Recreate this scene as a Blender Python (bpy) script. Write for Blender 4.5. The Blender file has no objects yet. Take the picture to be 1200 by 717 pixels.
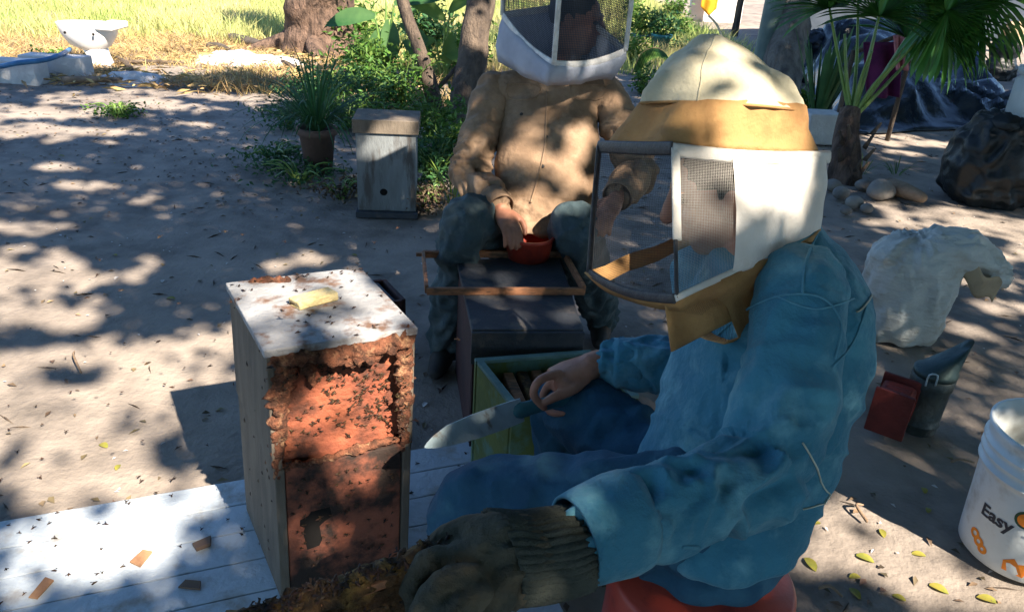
import bpy, bmesh, math, random
import numpy as np
from mathutils import Vector, Matrix

random.seed(7); rng = np.random.default_rng(7)
SC = bpy.context.scene
COL = SC.collection
R = math.radians

# ------------------------------------------------------------------ camera
CAM_H, PITCH, FPX, ROLL = 1.5, R(26), 900.0, R(3.5)
cp, sp_ = math.cos(PITCH), math.sin(PITCH)
cam = bpy.data.cameras.new('camera'); cam_o = bpy.data.objects.new('camera', cam); COL.objects.link(cam_o)
cam.sensor_width = 36; cam.lens = 36 * FPX / 1200; cam.clip_start = .05; cam.clip_end = 1500
cam_o.location = (0, 0, CAM_H); cam_o.rotation_euler = (Matrix.Rotation(R(90) - PITCH, 3, 'X') @ Matrix.Rotation(ROLL, 3, 'Z')).to_euler()
SC.camera = cam_o
# ------------------------------------------------------------------ sky, sun, exposure
SUN = Vector((.468, -.557, .686)).normalized()
W = bpy.data.worlds.new('World'); SC.world = W; W.use_nodes = True
nt = W.node_tree; bg = nt.nodes['Background']
sky = nt.nodes.new('ShaderNodeTexSky'); sky.sky_type = 'NISHITA'; sky.sun_disc = False
sky.sun_elevation = math.asin(SUN.z); sky.sun_rotation = math.atan2(SUN.x, SUN.y)
sky.air_density = 1.0; sky.dust_density = .1; sky.ozone_density = 7.0
nt.links.new(sky.outputs[0], bg.inputs[0]); bg.inputs[1].default_value = .08
sl = bpy.data.lights.new('sun', 'SUN'); sl.energy = 5.0; sl.angle = R(.53); sl.color = (1, .87, .73)
so = bpy.data.objects.new('sun', sl); COL.objects.link(so); so.rotation_euler = SUN.to_track_quat('Z', 'Y').to_euler()
so.location = (6, -7, 12)
vs = SC.view_settings
SC.display_settings.display_device = 'sRGB'
vs.view_transform = 'Standard'; vs.look = 'None'; vs.exposure = 1.9; vs.gamma = 1; vs.use_curve_mapping = False
SC.cycles.use_denoising = True
SC.cycles.max_bounces = 6; SC.cycles.transparent_max_bounces = 24

# ------------------------------------------------------------------ place helpers
def unroll(px, py):
    dx, dy = px - 600, py - 358.5
    return (dx * math.cos(ROLL) + dy * math.sin(ROLL)) / FPX, (dx * math.sin(ROLL) - dy * math.cos(ROLL)) / FPX
def D(px, py, z):
    """world point seen at photograph pixel (px, py), z metres along the optical axis"""
    a, v = unroll(px, py)
    return Vector((a * z, z * cp + v * z * sp_, CAM_H - z * sp_ + v * z * cp))
def G(px, py, h=0.0):
    """the same on the level plane at height h"""
    return D(px, py, (h - CAM_H) / (-sp_ + unroll(px, py)[1] * cp))
def V3(*a): return Vector(a)

# ------------------------------------------------------------------ numpy noise
_tab = np.random.default_rng(3).random((64, 64, 64))
def vn(x, y, z):
    x = np.asarray(x, float); y = np.asarray(y, float) + 0 * x; z = np.asarray(z, float) + 0 * x
    xi, yi, zi = np.floor(x).astype(int), np.floor(y).astype(int), np.floor(z).astype(int)
    fx, fy, fz = x - xi, y - yi, z - zi
    fx, fy, fz = [f * f * (3 - 2 * f) for f in (fx, fy, fz)]
    r = 0
    for a in (0, 1):
        for b in (0, 1):
            for c in (0, 1):
                r = r + _tab[(xi + a) % 64, (yi + b) % 64, (zi + c) % 64] * (fx if a else 1 - fx) * (fy if b else 1 - fy) * (fz if c else 1 - fz)
    return r * 2 - 1
def fbm(x, y, z, o=3):
    r, a = 0, 1.0
    for i in range(o):
        r = r + a * vn(np.asarray(x) * 2 ** i + 7.3 * i, np.asarray(y) * 2 ** i + 3.1 * i, np.asarray(z) * 2 ** i + 5.7 * i); a *= .5
    return r

# ------------------------------------------------------------------ materials
MATS = {}
def mat(name, c1, c2=None, rough=.8, scale=12, bump=0.0, bscale=80, detail=5, metal=0, spec=.3, stretch=None,
        lo=.38, hi=.62, island=0.0, transl=0.0, c3=None, s3=3.0, lo3=.5, hi3=.62, alpha=None, wear=None, bdist=.01, sheen=0):
    m = bpy.data.materials.new(name); m.use_nodes = True; MATS[name] = m
    n = m.node_tree.nodes; L = m.node_tree.links; b = n['Principled BSDF']; out = n['Material Output']
    b.inputs['Roughness'].default_value = rough; b.inputs['Metallic'].default_value = metal
    b.inputs['Specular IOR Level'].default_value = spec
    if sheen: b.inputs['Sheen Weight'].default_value = sheen
    tc = n.new('ShaderNodeTexCoord'); mp = n.new('ShaderNodeMapping'); L.new(tc.outputs['Object'], mp.inputs[0])
    if stretch: mp.inputs['Scale'].default_value = stretch
    def tex(s, d=detail):
        t = n.new('ShaderNodeTexNoise'); t.inputs['Scale'].default_value = s; t.inputs['Detail'].default_value = d
        t.inputs['Roughness'].default_value = .6
        L.new(mp.outputs[0], t.inputs['Vector']); return t.outputs[0]
    def ramp(src, a, z, lo, hi):
        r = n.new('ShaderNodeValToRGB'); r.color_ramp.elements[0].position = lo; r.color_ramp.elements[1].position = hi
        r.color_ramp.elements[0].color = (*a, 1); r.color_ramp.elements[1].color = (*z, 1); L.new(src, r.inputs[0]); return r.outputs[0]
    def mix(f, a, z, mode='MIX'):
        x = n.new('ShaderNodeMix'); x.data_type = 'RGBA'; x.blend_type = mode
        if hasattr(f, 'links'): L.new(f, x.inputs[0])
        else: x.inputs[0].default_value = f
        for s, k in ((a, 6), (z, 7)):
            if hasattr(s, 'links'): L.new(s, x.inputs[k])
            else: x.inputs[k].default_value = (*s, 1)
        return x.outputs[2]
    c2 = c2 or tuple(v * .75 for v in c1)
    col = ramp(tex(scale), c1, c2, lo, hi)
    if c3:
        f = ramp(tex(s3, 6), (0, 0, 0), (1, 1, 1), lo3, hi3); col = mix(f, col, c3)
    if island:
        g = n.new('ShaderNodeNewGeometry')
        h = n.new('ShaderNodeHueSaturation'); L.new(col, h.inputs['Color'])
        mr = n.new('ShaderNodeMapRange'); mr.inputs[3].default_value = 1 - island; mr.inputs[4].default_value = 1 + island
        L.new(g.outputs['Random Per Island'], mr.inputs[0]); L.new(mr.outputs[0], h.inputs['Value'])
        mr2 = n.new('ShaderNodeMapRange'); mr2.inputs[3].default_value = .5 - .06 * island; mr2.inputs[4].default_value = .5 + .05 * island
        sn = n.new('ShaderNodeMath'); sn.operation = 'FRACT'; ml = n.new('ShaderNodeMath'); ml.operation = 'MULTIPLY'; ml.inputs[1].default_value = 17.3
        L.new(g.outputs['Random Per Island'], ml.inputs[0]); L.new(ml.outputs[0], sn.inputs[0]); L.new(sn.outputs[0], mr2.inputs[0])
        L.new(mr2.outputs[0], h.inputs['Hue'])
        col = h.outputs[0]
    L.new(col, b.inputs['Base Color'])
    if bump:
        bp = n.new('ShaderNodeBump'); bp.inputs['Strength'].default_value = bump; bp.inputs['Distance'].default_value = bdist
        L.new(tex(bscale, 6), bp.inputs['Height']); L.new(bp.outputs[0], b.inputs['Normal'])
    surf = b.outputs[0]
    if transl:
        t = n.new('ShaderNodeBsdfTranslucent'); L.new(col, t.inputs[0]); ms = n.new('ShaderNodeMixShader'); ms.inputs[0].default_value = transl
        L.new(surf, ms.inputs[1]); L.new(t.outputs[0], ms.inputs[2]); surf = ms.outputs[0]
    if alpha is not None:
        t = n.new('ShaderNodeBsdfTransparent'); ms = n.new('ShaderNodeMixShader')
        if isinstance(alpha, tuple):            # woven net: thread share from a UV grid
            pitch, share = alpha
            uv = n.new('ShaderNodeTexCoord'); sx = n.new('ShaderNodeSeparateXYZ'); L.new(uv.outputs['UV'], sx.inputs[0]); outs = []
            for k in (0, 1):
                q = n.new('ShaderNodeMath'); q.operation = 'MULTIPLY'; q.inputs[1].default_value = 1 / pitch; L.new(sx.outputs[k], q.inputs[0])
                fr = n.new('ShaderNodeMath'); fr.operation = 'FRACT'; L.new(q.outputs[0], fr.inputs[0])
                ls = n.new('ShaderNodeMath'); ls.operation = 'LESS_THAN'; ls.inputs[1].default_value = share; L.new(fr.outputs[0], ls.inputs[0]); outs.append(ls)
            mx = n.new('ShaderNodeMath'); mx.operation = 'MAXIMUM'; L.new(outs[0].outputs[0], mx.inputs[0]); L.new(outs[1].outputs[0], mx.inputs[1])
            L.new(mx.outputs[0], ms.inputs[0])
        else: ms.inputs[0].default_value = alpha
        L.new(t.outputs[0], ms.inputs[1]); L.new(surf, ms.inputs[2]); surf = ms.outputs[0]
    L.new(surf, out.inputs[0])
    return m

mat('soil', (.275, .238, .202), (.165, .144, .124), .95, 5.0, .7, 38, 10, spec=.1, c3=(.345, .295, .245), s3=1.1, lo3=.45, hi3=.7, bdist=.012)
mat('leaf', (.06, .14, .025), (.10, .20, .035), .55, 3, island=.35, transl=.3)
mat('leaf_dark', (.028, .095, .035), (.06, .155, .05), .5, 3, island=.35, transl=.25)
mat('leaf_bright', (.10, .22, .03), (.17, .28, .05), .5, 3, island=.3, transl=.35)
mat('leaf_litter', (.20, .15, .08), (.10, .075, .05), .8, 3, island=.6)
mat('leaf_yellow', (.30, .28, .045), (.17, .20, .035), .6, 30, island=.3, transl=.2)
mat('dry_grass', (.50, .51, .20), (.33, .44, .12), .8, .9, island=.3, transl=.35, c3=(.64, .56, .27), s3=.5)
mat('straw', (.50, .38, .16), (.33, .23, .11), .8, 2, island=.35, transl=.15)
mat('palm_leaf', (.06, .20, .035), (.10, .28, .05), .4, 3, island=.3, transl=.3, spec=.5)
mat('petiole', (.16, .26, .05), (.09, .17, .04), .45, 8, spec=.5)
mat('bark', (.15, .115, .085), (.07, .055, .045), .95, 14, 1, 40, stretch=(1, 1, .3), bdist=.04)
mat('bark_red', (.19, .125, .09), (.065, .045, .035), .95, 14, 1, 26, stretch=(1, 1, .35), bdist=.06)
mat('bark_grey', (.20, .19, .17), (.09, .085, .08), .95, 10, 1, 35, stretch=(1, 1, .35), bdist=.04)
mat('post_paint', (.14, .20, .18), (.10, .15, .14), .6, 5, .2, 60)
mat('denim', (.042, .185, .265), (.028, .135, .205), .9, 7, .55, 42, 8, sheen=.1, c3=(.12, .30, .365), s3=14, lo3=.50, hi3=.72, bdist=.012)
mat('denim_faded', (.085, .24, .315), (.06, .19, .26), .9, 60)
mat('jeans', (.020, .085, .145), (.013, .055, .10), .92, 6, .5, 40, 8, c3=(.04, .125, .185), s3=8, lo3=.5, hi3=.75, bdist=.012)
mat('jeans_grey', (.055, .085, .095), (.035, .058, .068), .92, 6, .5, 36, 8, c3=(.09, .12, .125), s3=9, bdist=.014)
mat('khaki', (.25, .17, .108), (.185, .122, .076), .9, 6, .55, 34, 8, c3=(.30, .21, .138), s3=9, bdist=.014)
mat('skin', (.40, .19, .12), (.30, .135, .085), .5, 22, .25, 150, spec=.4, bdist=.003)
mat('hair', (.012, .01, .009), (.02, .016, .013), .6, 60, .6, 120)
mat('eye', (.02, .015, .012), rough=.2)
mat('cream_cloth', (.62, .58, .42), (.52, .48, .34), .85, 9, .5, 34, 7, transl=.15, bdist=.012)
mat('tan_cloth', (.50, .30, .12), (.38, .21, .085), .85, 9, .5, 34, 7, transl=.3, bdist=.012)
mat('white_cloth', (.74, .72, .66), (.62, .60, .54), .85, 9, .5, 34, 7, transl=.2, bdist=.012)
mat('lilac_cloth', (.52, .56, .64), (.42, .46, .55), .85, 9, .5, 34, 7, transl=.25, bdist=.012)
mat('net_light', (.50, .48, .44), rough=.8, alpha=(.0024, .10))
mat('net_dark', (.035, .035, .035), rough=.7, alpha=(.0036, .085))
mat('net_blue', (.035, .05, .075), rough=.8, alpha=(.006, .33))
mat('tape_white', (.72, .72, .70), (.55, .55, .54), .7, 40, .3, 200)
mat('tape_dark', (.03, .03, .035), (.06, .06, .06), .55, 30, .3, 200)
mat('glove', (.068, .068, .050), (.036, .038, .030), .95, 9, .8, 55, 8, c3=(.10, .08, .05), s3=9, bdist=.012)
mat('knit', (.075, .085, .07), (.045, .055, .046), .95, 30, .8, 300)
mat('red_plastic', (.42, .055, .03), (.33, .04, .024), .42, 4, .1, 90, spec=.4, c3=(.22, .03, .022), s3=14)
mat('steel', (.42, .54, .58), (.34, .45, .49), .42, 25, .15, 140, metal=.25, stretch=(1, 4, 1), c3=(.22, .22, .2), s3=12, lo3=.55)
mat('knife_handle', (.05, .17, .20), rough=.5)
mat('white_panel', (.50, .56, .61), (.40, .46, .51), .6, 5, .5, 60, c3=(.30, .28, .25), s3=11, lo3=.54, hi3=.72)
mat('hive_side', (.165, .137, .105), (.11, .092, .072), .85, 5, .5, 50, stretch=(3, 3, .6), c3=(.17, .14, .11), s3=8, lo3=.56, hi3=.72)
mat('hive_lid', (.34, .35, .36), (.24, .245, .25), .7, 9, .6, 60, c3=(.15, .09, .06), s3=13, lo3=.52, hi3=.64)
mat('hive_front', (.34, .105, .052), (.22, .065, .036), .8, 9, .8, 60, c3=(.09, .035, .022), s3=16, lo3=.47, hi3=.64)
mat('hive_lower', (.26, .085, .048), (.16, .055, .034), .85, 9, .7, 50, c3=(.03, .02, .016), s3=9, lo3=.46, hi3=.60)
mat('propolis', (.22, .085, .045), (.075, .035, .022), .9, 45, 1, 130, c3=(.42, .24, .13), s3=38, lo3=.54, hi3=.70, bdist=.012)
mat('char', (.008, .007, .006), rough=.95)
mat('wax', (.62, .52, .27), (.48, .38, .17), .55, 30, .7, 80, spec=.4)
mat('bee', (.06, .032, .014), (.018, .012, .009), .6, 200, island=.5)
mat('comb', (.10, .052, .018), (.032, .02, .010), .8, 40, 1, 130, c3=(.24, .14, .04), s3=22, lo3=.5, hi3=.68, bdist=.01)
mat('dark_board', (.032, .042, .055), (.055, .06, .07), .75, 7, .4, 60, c3=(.13, .115, .10), s3=8, lo3=.56, hi3=.72)
mat('dark_side', (.05, .022, .022), (.03, .016, .017), .8, 7, .4, 60)
mat('frame_wood', (.34, .16, .08), (.22, .10, .05), .75, 18, .4, 80, stretch=(1, 4, 4), c3=(.12, .07, .045), s3=16)
mat('green_paint', (.13, .165, .045), (.085, .12, .04), .75, 6, .4, 60, c3=(.11, .21, .16), s3=7, lo3=.5, hi3=.6)
mat('rim_green', (.16, .27, .25), (.10, .18, .17), .75, 10, .4, 60)
mat('board_grey', (.20, .225, .235), (.14, .155, .16), .85, 5, .5, 50, stretch=(2, 2, .5), c3=(.09, .085, .08), s3=7)
mat('terracotta', (.16, .10, .08), (.11, .075, .06), .85, 8, .4, 50)
mat('teal_pot', (.02, .13, .16), (.03, .17, .20), .5, 8)
mat('ceramic', (.80, .80, .79), (.70, .70, .69), .2, 4, c3=(.4, .36, .3), s3=9, lo3=.62, hi3=.75, spec=.5)
mat('blue_hose', (.04, .16, .33), rough=.5)
mat('block_pale', (.60, .59, .56), (.48, .47, .45), .9, 6, .6, 40)
mat('stone', (.26, .24, .21), (.17, .155, .14), .9, 7, .8, 30)
mat('log', (.30, .21, .14), (.20, .14, .09), .9, 12, .8, 40)
mat('char_wood', (.05, .042, .036), (.10, .085, .07), .95, 9, .8, 40)
mat('ash', (.62, .60, .57), (.42, .40, .38), .95, 14, .8, 40)
mat('tarp', (.004, .009, .017), (.008, .014, .024), .22, 4, .3, 5, 3, spec=.28, c3=(.014, .018, .022), s3=5, bdist=.05)
mat('bag', (.010, .014, .016), (.015, .019, .021), .42, 5, .5, 20, 4, spec=.3, bdist=.02)
mat('purple_cloth', (.11, .012, .06), (.07, .008, .045), .9, 8)
mat('pink_cloth', (.55, .20, .20), (.45, .15, .16), .9, 8)
mat('jug', (.62, .68, .68), (.52, .58, .58), .35, 5, spec=.5, transl=.25)
mat('sack', (.56, .58, .54), (.45, .47, .44), .7, 6, 1, 28, stretch=(1, 1, 2.5), c3=(.40, .36, .28), s3=6, lo3=.55, hi3=.7, transl=.1)
mat('sack_tan', (.42, .33, .21), (.33, .26, .17), .85, 8, .5, 60)
mat('smoker_metal', (.06, .08, .08), (.025, .03, .03), .55, 9, .4, 40, metal=.5, c3=(.14, .15, .14), s3=6, lo3=.55)
mat('smoker_lid', (.055, .09, .09), (.035, .06, .06), .5, 8, .3, 50, metal=.5, c3=(.03, .035, .035), s3=6)
mat('bellows', (.17, .028, .022), (.10, .018, .015), .6, 8, .4, 60)
mat('bucket_white', (.66, .70, .69), (.58, .62, .61), .4, 5, .1, 60, spec=.45, c3=(.36, .35, .30), s3=9, lo3=.52, hi3=.72)
mat('ink_dark', (.02, .03, .05), rough=.5)
mat('ink_orange', (.75, .24, .02), (.6, .17, .02), .5, 20)
mat('ink_green', (.03, .09, .05), rough=.5)
mat('boot', (.03, .03, .03), (.05, .045, .04), .7, 20)
mat('cord', (.50, .52, .42), rough=.8)
mat('scrap', (.33, .19, .10), (.24, .13, .07), .85, 20, .4, 60)
mat('plaster', (.68, .66, .62), (.58, .56, .52), .9, 3, .3, 30)
mat('yellow_cloth', (.72, .42, .03), (.6, .32, .02), .85, 8, transl=.3)
mat('shaded_shed', (.02, .03, .042), (.035, .045, .06), .85, 3, .3, 20)  # very dark base stands in for shade on the shelter wall
M = MATS

# ------------------------------------------------------------------ mesh helpers
class MB:
    def __init__(s): s.V, s.F = [], []
    def add(s, vf):
        o = len(s.V); s.V += [tuple(v) for v in vf[0]]; s.F += [tuple(i + o for i in f) for f in vf[1]]; return s
    @property
    def d(s): return s.V, s.F

def finish(me, m, smooth):
    if m: me.materials.append(M[m] if isinstance(m, str) else m)
    if smooth:
        me.polygons.foreach_set('use_smooth', [True] * len(me.polygons))
def link(name, me, root=None):
    o = bpy.data.objects.new(name, me); COL.objects.link(o)
    if root is not None:
        o.parent = root; o.matrix_parent_inverse = root.matrix_basis.inverted() if root.parent is None else (root.parent.matrix_basis @ root.matrix_parent_inverse @ root.matrix_basis).inverted()
    return o
def obj(name, vf, m, root=None, smooth=False, uv=None):
    if isinstance(vf, MB): vf = vf.d
    if isinstance(vf, bpy.types.Mesh): me = vf; me.name = name
    else:
        me = bpy.data.meshes.new(name)
        me.from_pydata([tuple(v) for v in vf[0]], [], [tuple(f) for f in vf[1]])
    finish(me, m, smooth)
    if uv is not None:
        l = me.uv_layers.new(name='UVMap'); a = np.asarray(uv, float)
        idx = np.empty(len(me.loops), int); me.loops.foreach_get('vertex_index', idx); l.data.foreach_set('uv', a[idx].ravel())
    me.validate(); me.update()
    return link(name, me, root)
def tag(o, label, cat, group=None):
    o['label'] = label; o['category'] = cat
    if group: o['group'] = group
    return o
def thing(name, label, cat, loc, group=None):
    o = bpy.data.objects.new(name, None); COL.objects.link(o); o.location = loc; o.empty_display_size = .1
    return tag(o, label, cat, group)
def kind(o, k): o['kind'] = k; return o

def box(c, sx, sy, sz, ax=None, bev=0.0):
    """box centred at c, ax = (ux, uy, uz) axes"""
    ux, uy, uz = ax or (V3(1, 0, 0), V3(0, 1, 0), V3(0, 0, 1)); c = Vector(c)
    bm = bmesh.new(); bmesh.ops.create_cube(bm, size=1)
    for v in bm.verts: v.co = Vector((v.co.x * sx, v.co.y * sy, v.co.z * sz))
    if bev: bmesh.ops.bevel(bm, geom=list(bm.edges), offset=bev, segments=2, affect='EDGES', profile=.6)
    bm.verts.index_update()
    V = [c + ux * v.co.x + uy * v.co.y + uz * v.co.z for v in bm.verts]; F = [[v.index for v in f.verts] for f in bm.faces]; bm.free()
    return V, F
def hexa(p):      # 8 corners: bottom 4 ccw, top 4 ccw
    return [Vector(v) for v in p], [(3, 2, 1, 0), (4, 5, 6, 7), (0, 1, 5, 4), (1, 2, 6, 5), (2, 3, 7, 6), (3, 0, 4, 7)]
def spline(P, n):
    P = [Vector(p) for p in P]; out = []
    for i in range(len(P) - 1):
        p0, p1, p2, p3 = P[max(i - 1, 0)], P[i], P[i + 1], P[min(i + 2, len(P) - 1)]
        for k in range(n):
            t = k / n; out.append(.5 * ((2 * p1) + (p2 - p0) * t + (2 * p0 - 5 * p1 + 4 * p2 - p3) * t * t + (3 * p1 - p0 - 3 * p2 + p3) * t ** 3))
    out.append(P[-1]); return out
def tube(P, rad, seg=10, sub=3, round_ends=False, noise_amp=0.0, hint=None, flat=1.0):
    n = len(P); rad = rad if isinstance(rad, (list, tuple)) else [rad] * n
    C = spline(P, sub); rr = []
    for i in range(n - 1):
        for k in range(sub): rr.append(rad[i] + (rad[i + 1] - rad[i]) * k / sub)
    rr.append(rad[-1])
    if round_ends:
        d0 = (C[0] - C[1]).normalized(); d1 = (C[-1] - C[-2]).normalized(); a, b = rr[0], rr[-1]
        C = [C[0] + d0 * a * .9, C[0] + d0 * a * .6] + C + [C[-1] + d1 * b * .6, C[-1] + d1 * b * .9]
        rr = [a * .35, a * .78] + rr + [b * .78, b * .35]
    V, F = [], []; nrm = Vector(hint) if hint else None
    for i, c in enumerate(C):
        t = (C[min(i + 1, len(C) - 1)] - C[max(i - 1, 0)]).normalized()
        if nrm is None: nrm = t.orthogonal()
        nrm = (nrm - t * nrm.dot(t)); nrm = nrm.normalized() if nrm.length > 1e-6 else t.orthogonal().normalized(); b = t.cross(nrm)
        for k in range(seg):
            a = 2 * math.pi * k / seg; r = rr[i]
            if noise_amp: r *= 1 + noise_amp * float(fbm(c.x * 6 + math.cos(a) * 1.6 + 11, c.y * 6 + math.sin(a) * 1.6 + 9, c.z * 4 + 5, 2))
            V.append(c + nrm * math.cos(a) * r + b * math.sin(a) * r * flat)
    m = len(C)
    for i in range(m - 1):
        for k in range(seg):
            F.append((i * seg + k, i * seg + (k + 1) % seg, (i + 1) * seg + (k + 1) % seg, (i + 1) * seg + k))
    F.append(tuple(range(seg - 1, -1, -1))); F.append(tuple((m - 1) * seg + k for k in range(seg)))
    return V, F
def lathe(c, prof, seg=32, closed=True):
    c = Vector(c); V, F = [], []
    for r, z in prof:
        for k in range(seg):
            a = 2 * math.pi * k / seg; V.append(c + V3(r * math.cos(a), r * math.sin(a), z))
    for i in range(len(prof) - 1):
        for k in range(seg):
            F.append((i * seg + k, i * seg + (k + 1) % seg, (i + 1) * seg + (k + 1) % seg, (i + 1) * seg + k))
    if closed: F.append(tuple(range(seg - 1, -1, -1))); F.append(tuple((len(prof) - 1) * seg + k for k in range(seg)))
    return V, F
def ellipsoid(c, ax, r, seg=14, ring=9):
    c = Vector(c); V, F = [], []
    for i in range(ring + 1):
        th = math.pi * (i + .001) / (ring + .002)
        for k in range(seg):
            a = 2 * math.pi * k / seg
            V.append(c + ax[0] * (r[0] * math.sin(th) * math.cos(a)) + ax[1] * (r[1] * math.sin(th) * math.sin(a)) + ax[2] * (r[2] * math.cos(th)))
    for i in range(ring):
        for k in range(seg):
            F.append((i * seg + k, (i + 1) * seg + k, (i + 1) * seg + (k + 1) % seg, i * seg + (k + 1) % seg))
    F.append(tuple(range(seg))); F.append(tuple(ring * seg + k for k in range(seg - 1, -1, -1)))
    return V, F
def rings(sections, seg=28, power=2.0):
    """loft: sections = (centre, side axis*half, front axis*half)"""
    V, F = [], []
    for s in sections:
        c, a, b = s[0], s[1], s[2]; pw = s[3] if len(s) > 3 else power
        for k in range(seg):
            t = 2 * math.pi * k / seg; x, y = math.cos(t), math.sin(t)
            x = math.copysign(abs(x) ** (2 / pw), x); y = math.copysign(abs(y) ** (2 / pw), y); V.append(c + a * x + b * y)
    m = len(sections)
    for i in range(m - 1):
        for k in range(seg): F.append((i * seg + k, i * seg + (k + 1) % seg, (i + 1) * seg + (k + 1) % seg, (i + 1) * seg + k))
    return V, F
def capped(vf, seg=28):
    V, F = vf; m = len(V) // seg
    return V, F + [tuple(range(seg - 1, -1, -1)), tuple((m - 1) * seg + k for k in range(seg))]
def sheet(fn, nu, nv, thick=0.0):
    V = [fn(i / nu, j / nv) for j in range(nv + 1) for i in range(nu + 1)]; F = []
    for j in range(nv):
        for i in range(nu): a = j * (nu + 1) + i; F.append((a, a + 1, a + nu + 2, a + nu + 1))
    return V, F
def solid(vf, t):
    """give an open sheet a thickness t along its vertex normals"""
    me = bpy.data.meshes.new('tmp'); me.from_pydata([tuple(v) for v in vf[0]], [], [tuple(f) for f in vf[1]])
    bm = bmesh.new(); bm.from_mesh(me); bm.normal_update()
    bmesh.ops.solidify(bm, geom=list(bm.faces), thickness=t); bm.verts.index_update()
    V = [v.co.copy() for v in bm.verts]; F = [[v.index for v in f.verts] for f in bm.faces]; bm.free(); bpy.data.meshes.remove(me)
    return V, F
def fuse(parts, voxel=.008, smooth=6, fac=.5):
    mb = MB()
    for p in parts: mb.add(p)
    me = bpy.data.meshes.new('tmp'); me.from_pydata(mb.V, [], mb.F); me.validate()
    bm = bmesh.new(); bm.from_mesh(me); bmesh.ops.recalc_face_normals(bm, faces=bm.faces); bm.to_mesh(me); bm.free()
    o = bpy.data.objects.new('tmp', me); COL.objects.link(o)
    r = o.modifiers.new('r', 'REMESH'); r.mode = 'VOXEL'; r.voxel_size = voxel
    s = o.modifiers.new('s', 'SMOOTH'); s.iterations = smooth; s.factor = fac
    dg = bpy.context.evaluated_depsgraph_get(); new = bpy.data.meshes.new_from_object(o.evaluated_get(dg))
    bpy.data.objects.remove(o); bpy.data.meshes.remove(me); new.materials.clear()
    return new
def get_co(me):
    a = np.empty(len(me.vertices) * 3); me.vertices.foreach_get('co', a); return a.reshape(-1, 3)
def get_no(me):
    a = np.empty(len(me.vertices) * 3); me.vertices.foreach_get('normal', a); return a.reshape(-1, 3)
def set_co(me, a): me.vertices.foreach_set('co', np.ascontiguousarray(a).ravel()); me.update()
def wrinkle(me, chains, amp=.006, f_along=16, f_round=3.2, seed=0, fine=.0015):
    """cloth folds running across limbs: chains = [(points, fold strength per point)]"""
    co, no = get_co(me), get_no(me); best = np.full(len(co), 1e9); T = np.zeros(len(co)); A = np.zeros(len(co)); U = np.zeros((len(co), 3)); off = 0
    for P, st in chains:
        P = [np.array(p) for p in P]; acc = off
        for i in range(len(P) - 1):
            a, b = P[i], P[i + 1]; ab = b - a; L = np.linalg.norm(ab)
            t = np.clip(((co - a) @ ab) / L ** 2, 0, 1); q = a + t[:, None] * ab; d = np.linalg.norm(co - q, axis=1); w = d < best
            best[w] = d[w]; T[w] = acc + t[w] * L; A[w] = (st[i] + (st[i + 1] - st[i]) * t)[w]; U[w] = ((co - q) / (d[:, None] + 1e-9))[w]; acc += L
        off = acc + 3.7
    wv = .35 * vn(T * 5 + seed, U[:, 0] * 1.3 + 3, U[:, 1] * 1.3 + U[:, 2])
    n1 = vn(T * f_along + wv * 3 + seed, U[:, 0] * f_round * .5 + 5 + T * 4, U[:, 1] * f_round * .5 + U[:, 2] * f_round * .4 + 9 + T * 3)
    n3 = vn(T * f_along * 2.1 + wv * 4 + seed + 9, U[:, 0] * f_round * .7 + 5 + T * 7, U[:, 1] * f_round * .7 + U[:, 2] * f_round * .6 + 9)
    ridge = (.8 - np.sqrt(n1 * n1 + .003) * 2.2) + .7 * (.6 - np.sqrt(n3 * n3 + .002) * 1.8)
    n2 = fbm(co[:, 0] * 26 + seed, co[:, 1] * 26, co[:, 2] * 26, 2)
    set_co(me, co + no * (ridge * amp * A + n2 * fine)[:, None])
def leaf_quads(C, Dr, N, L, Wd, fold=.25):
    """rhombic leaves: centres C, directions Dr, normals N (n,3), lengths L, widths Wd"""
    Dr = Dr / (np.linalg.norm(Dr, axis=1, keepdims=True) + 1e-9); B = np.cross(N, Dr); B /= (np.linalg.norm(B, axis=1, keepdims=True) + 1e-9); Nn = np.cross(Dr, B)
    L = np.asarray(L).reshape(-1, 1) * np.ones((len(C), 1)); Wd = np.asarray(Wd).reshape(-1, 1) * np.ones((len(C), 1))
    p0 = C; p1 = C + Dr * L * .45 + B * Wd * .5 + Nn * Wd * fold; p2 = C + Dr * L - Nn * L * .12; p3 = C + Dr * L * .45 - B * Wd * .5 + Nn * Wd * fold
    V = np.stack([p0, p1, p2, p3], 1).reshape(-1, 3); n = len(C); i = np.arange(n)[:, None] * 4
    F = np.concatenate([i + [0, 1, 2], i + [0, 2, 3]], 1).reshape(-1, 3)
    return V, F
def big(name, V, F, m, root=None, smooth=False):
    me = bpy.data.meshes.new(name); V = np.ascontiguousarray(V, dtype=np.float32); F = np.ascontiguousarray(F, dtype=np.int32)
    me.vertices.add(len(V)); me.vertices.foreach_set('co', V.ravel()); k = F.shape[1]
    me.loops.add(F.size); me.loops.foreach_set('vertex_index', F.ravel()); me.polygons.add(len(F))
    me.polygons.foreach_set('loop_start', np.arange(0, F.size, k, dtype=np.int32)); me.polygons.foreach_set('loop_total', np.full(len(F), k, dtype=np.int32))
    me.update(calc_edges=True); me.validate(); finish(me, m, smooth); return link(name, me, root)
def rdir(n, up=0.0):
    a = rng.normal(size=(n, 3)); a[:, 2] = a[:, 2] * .6 + up; return a / np.linalg.norm(a, axis=1, keepdims=True)
UPV = V3(0, 0, 1)

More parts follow.
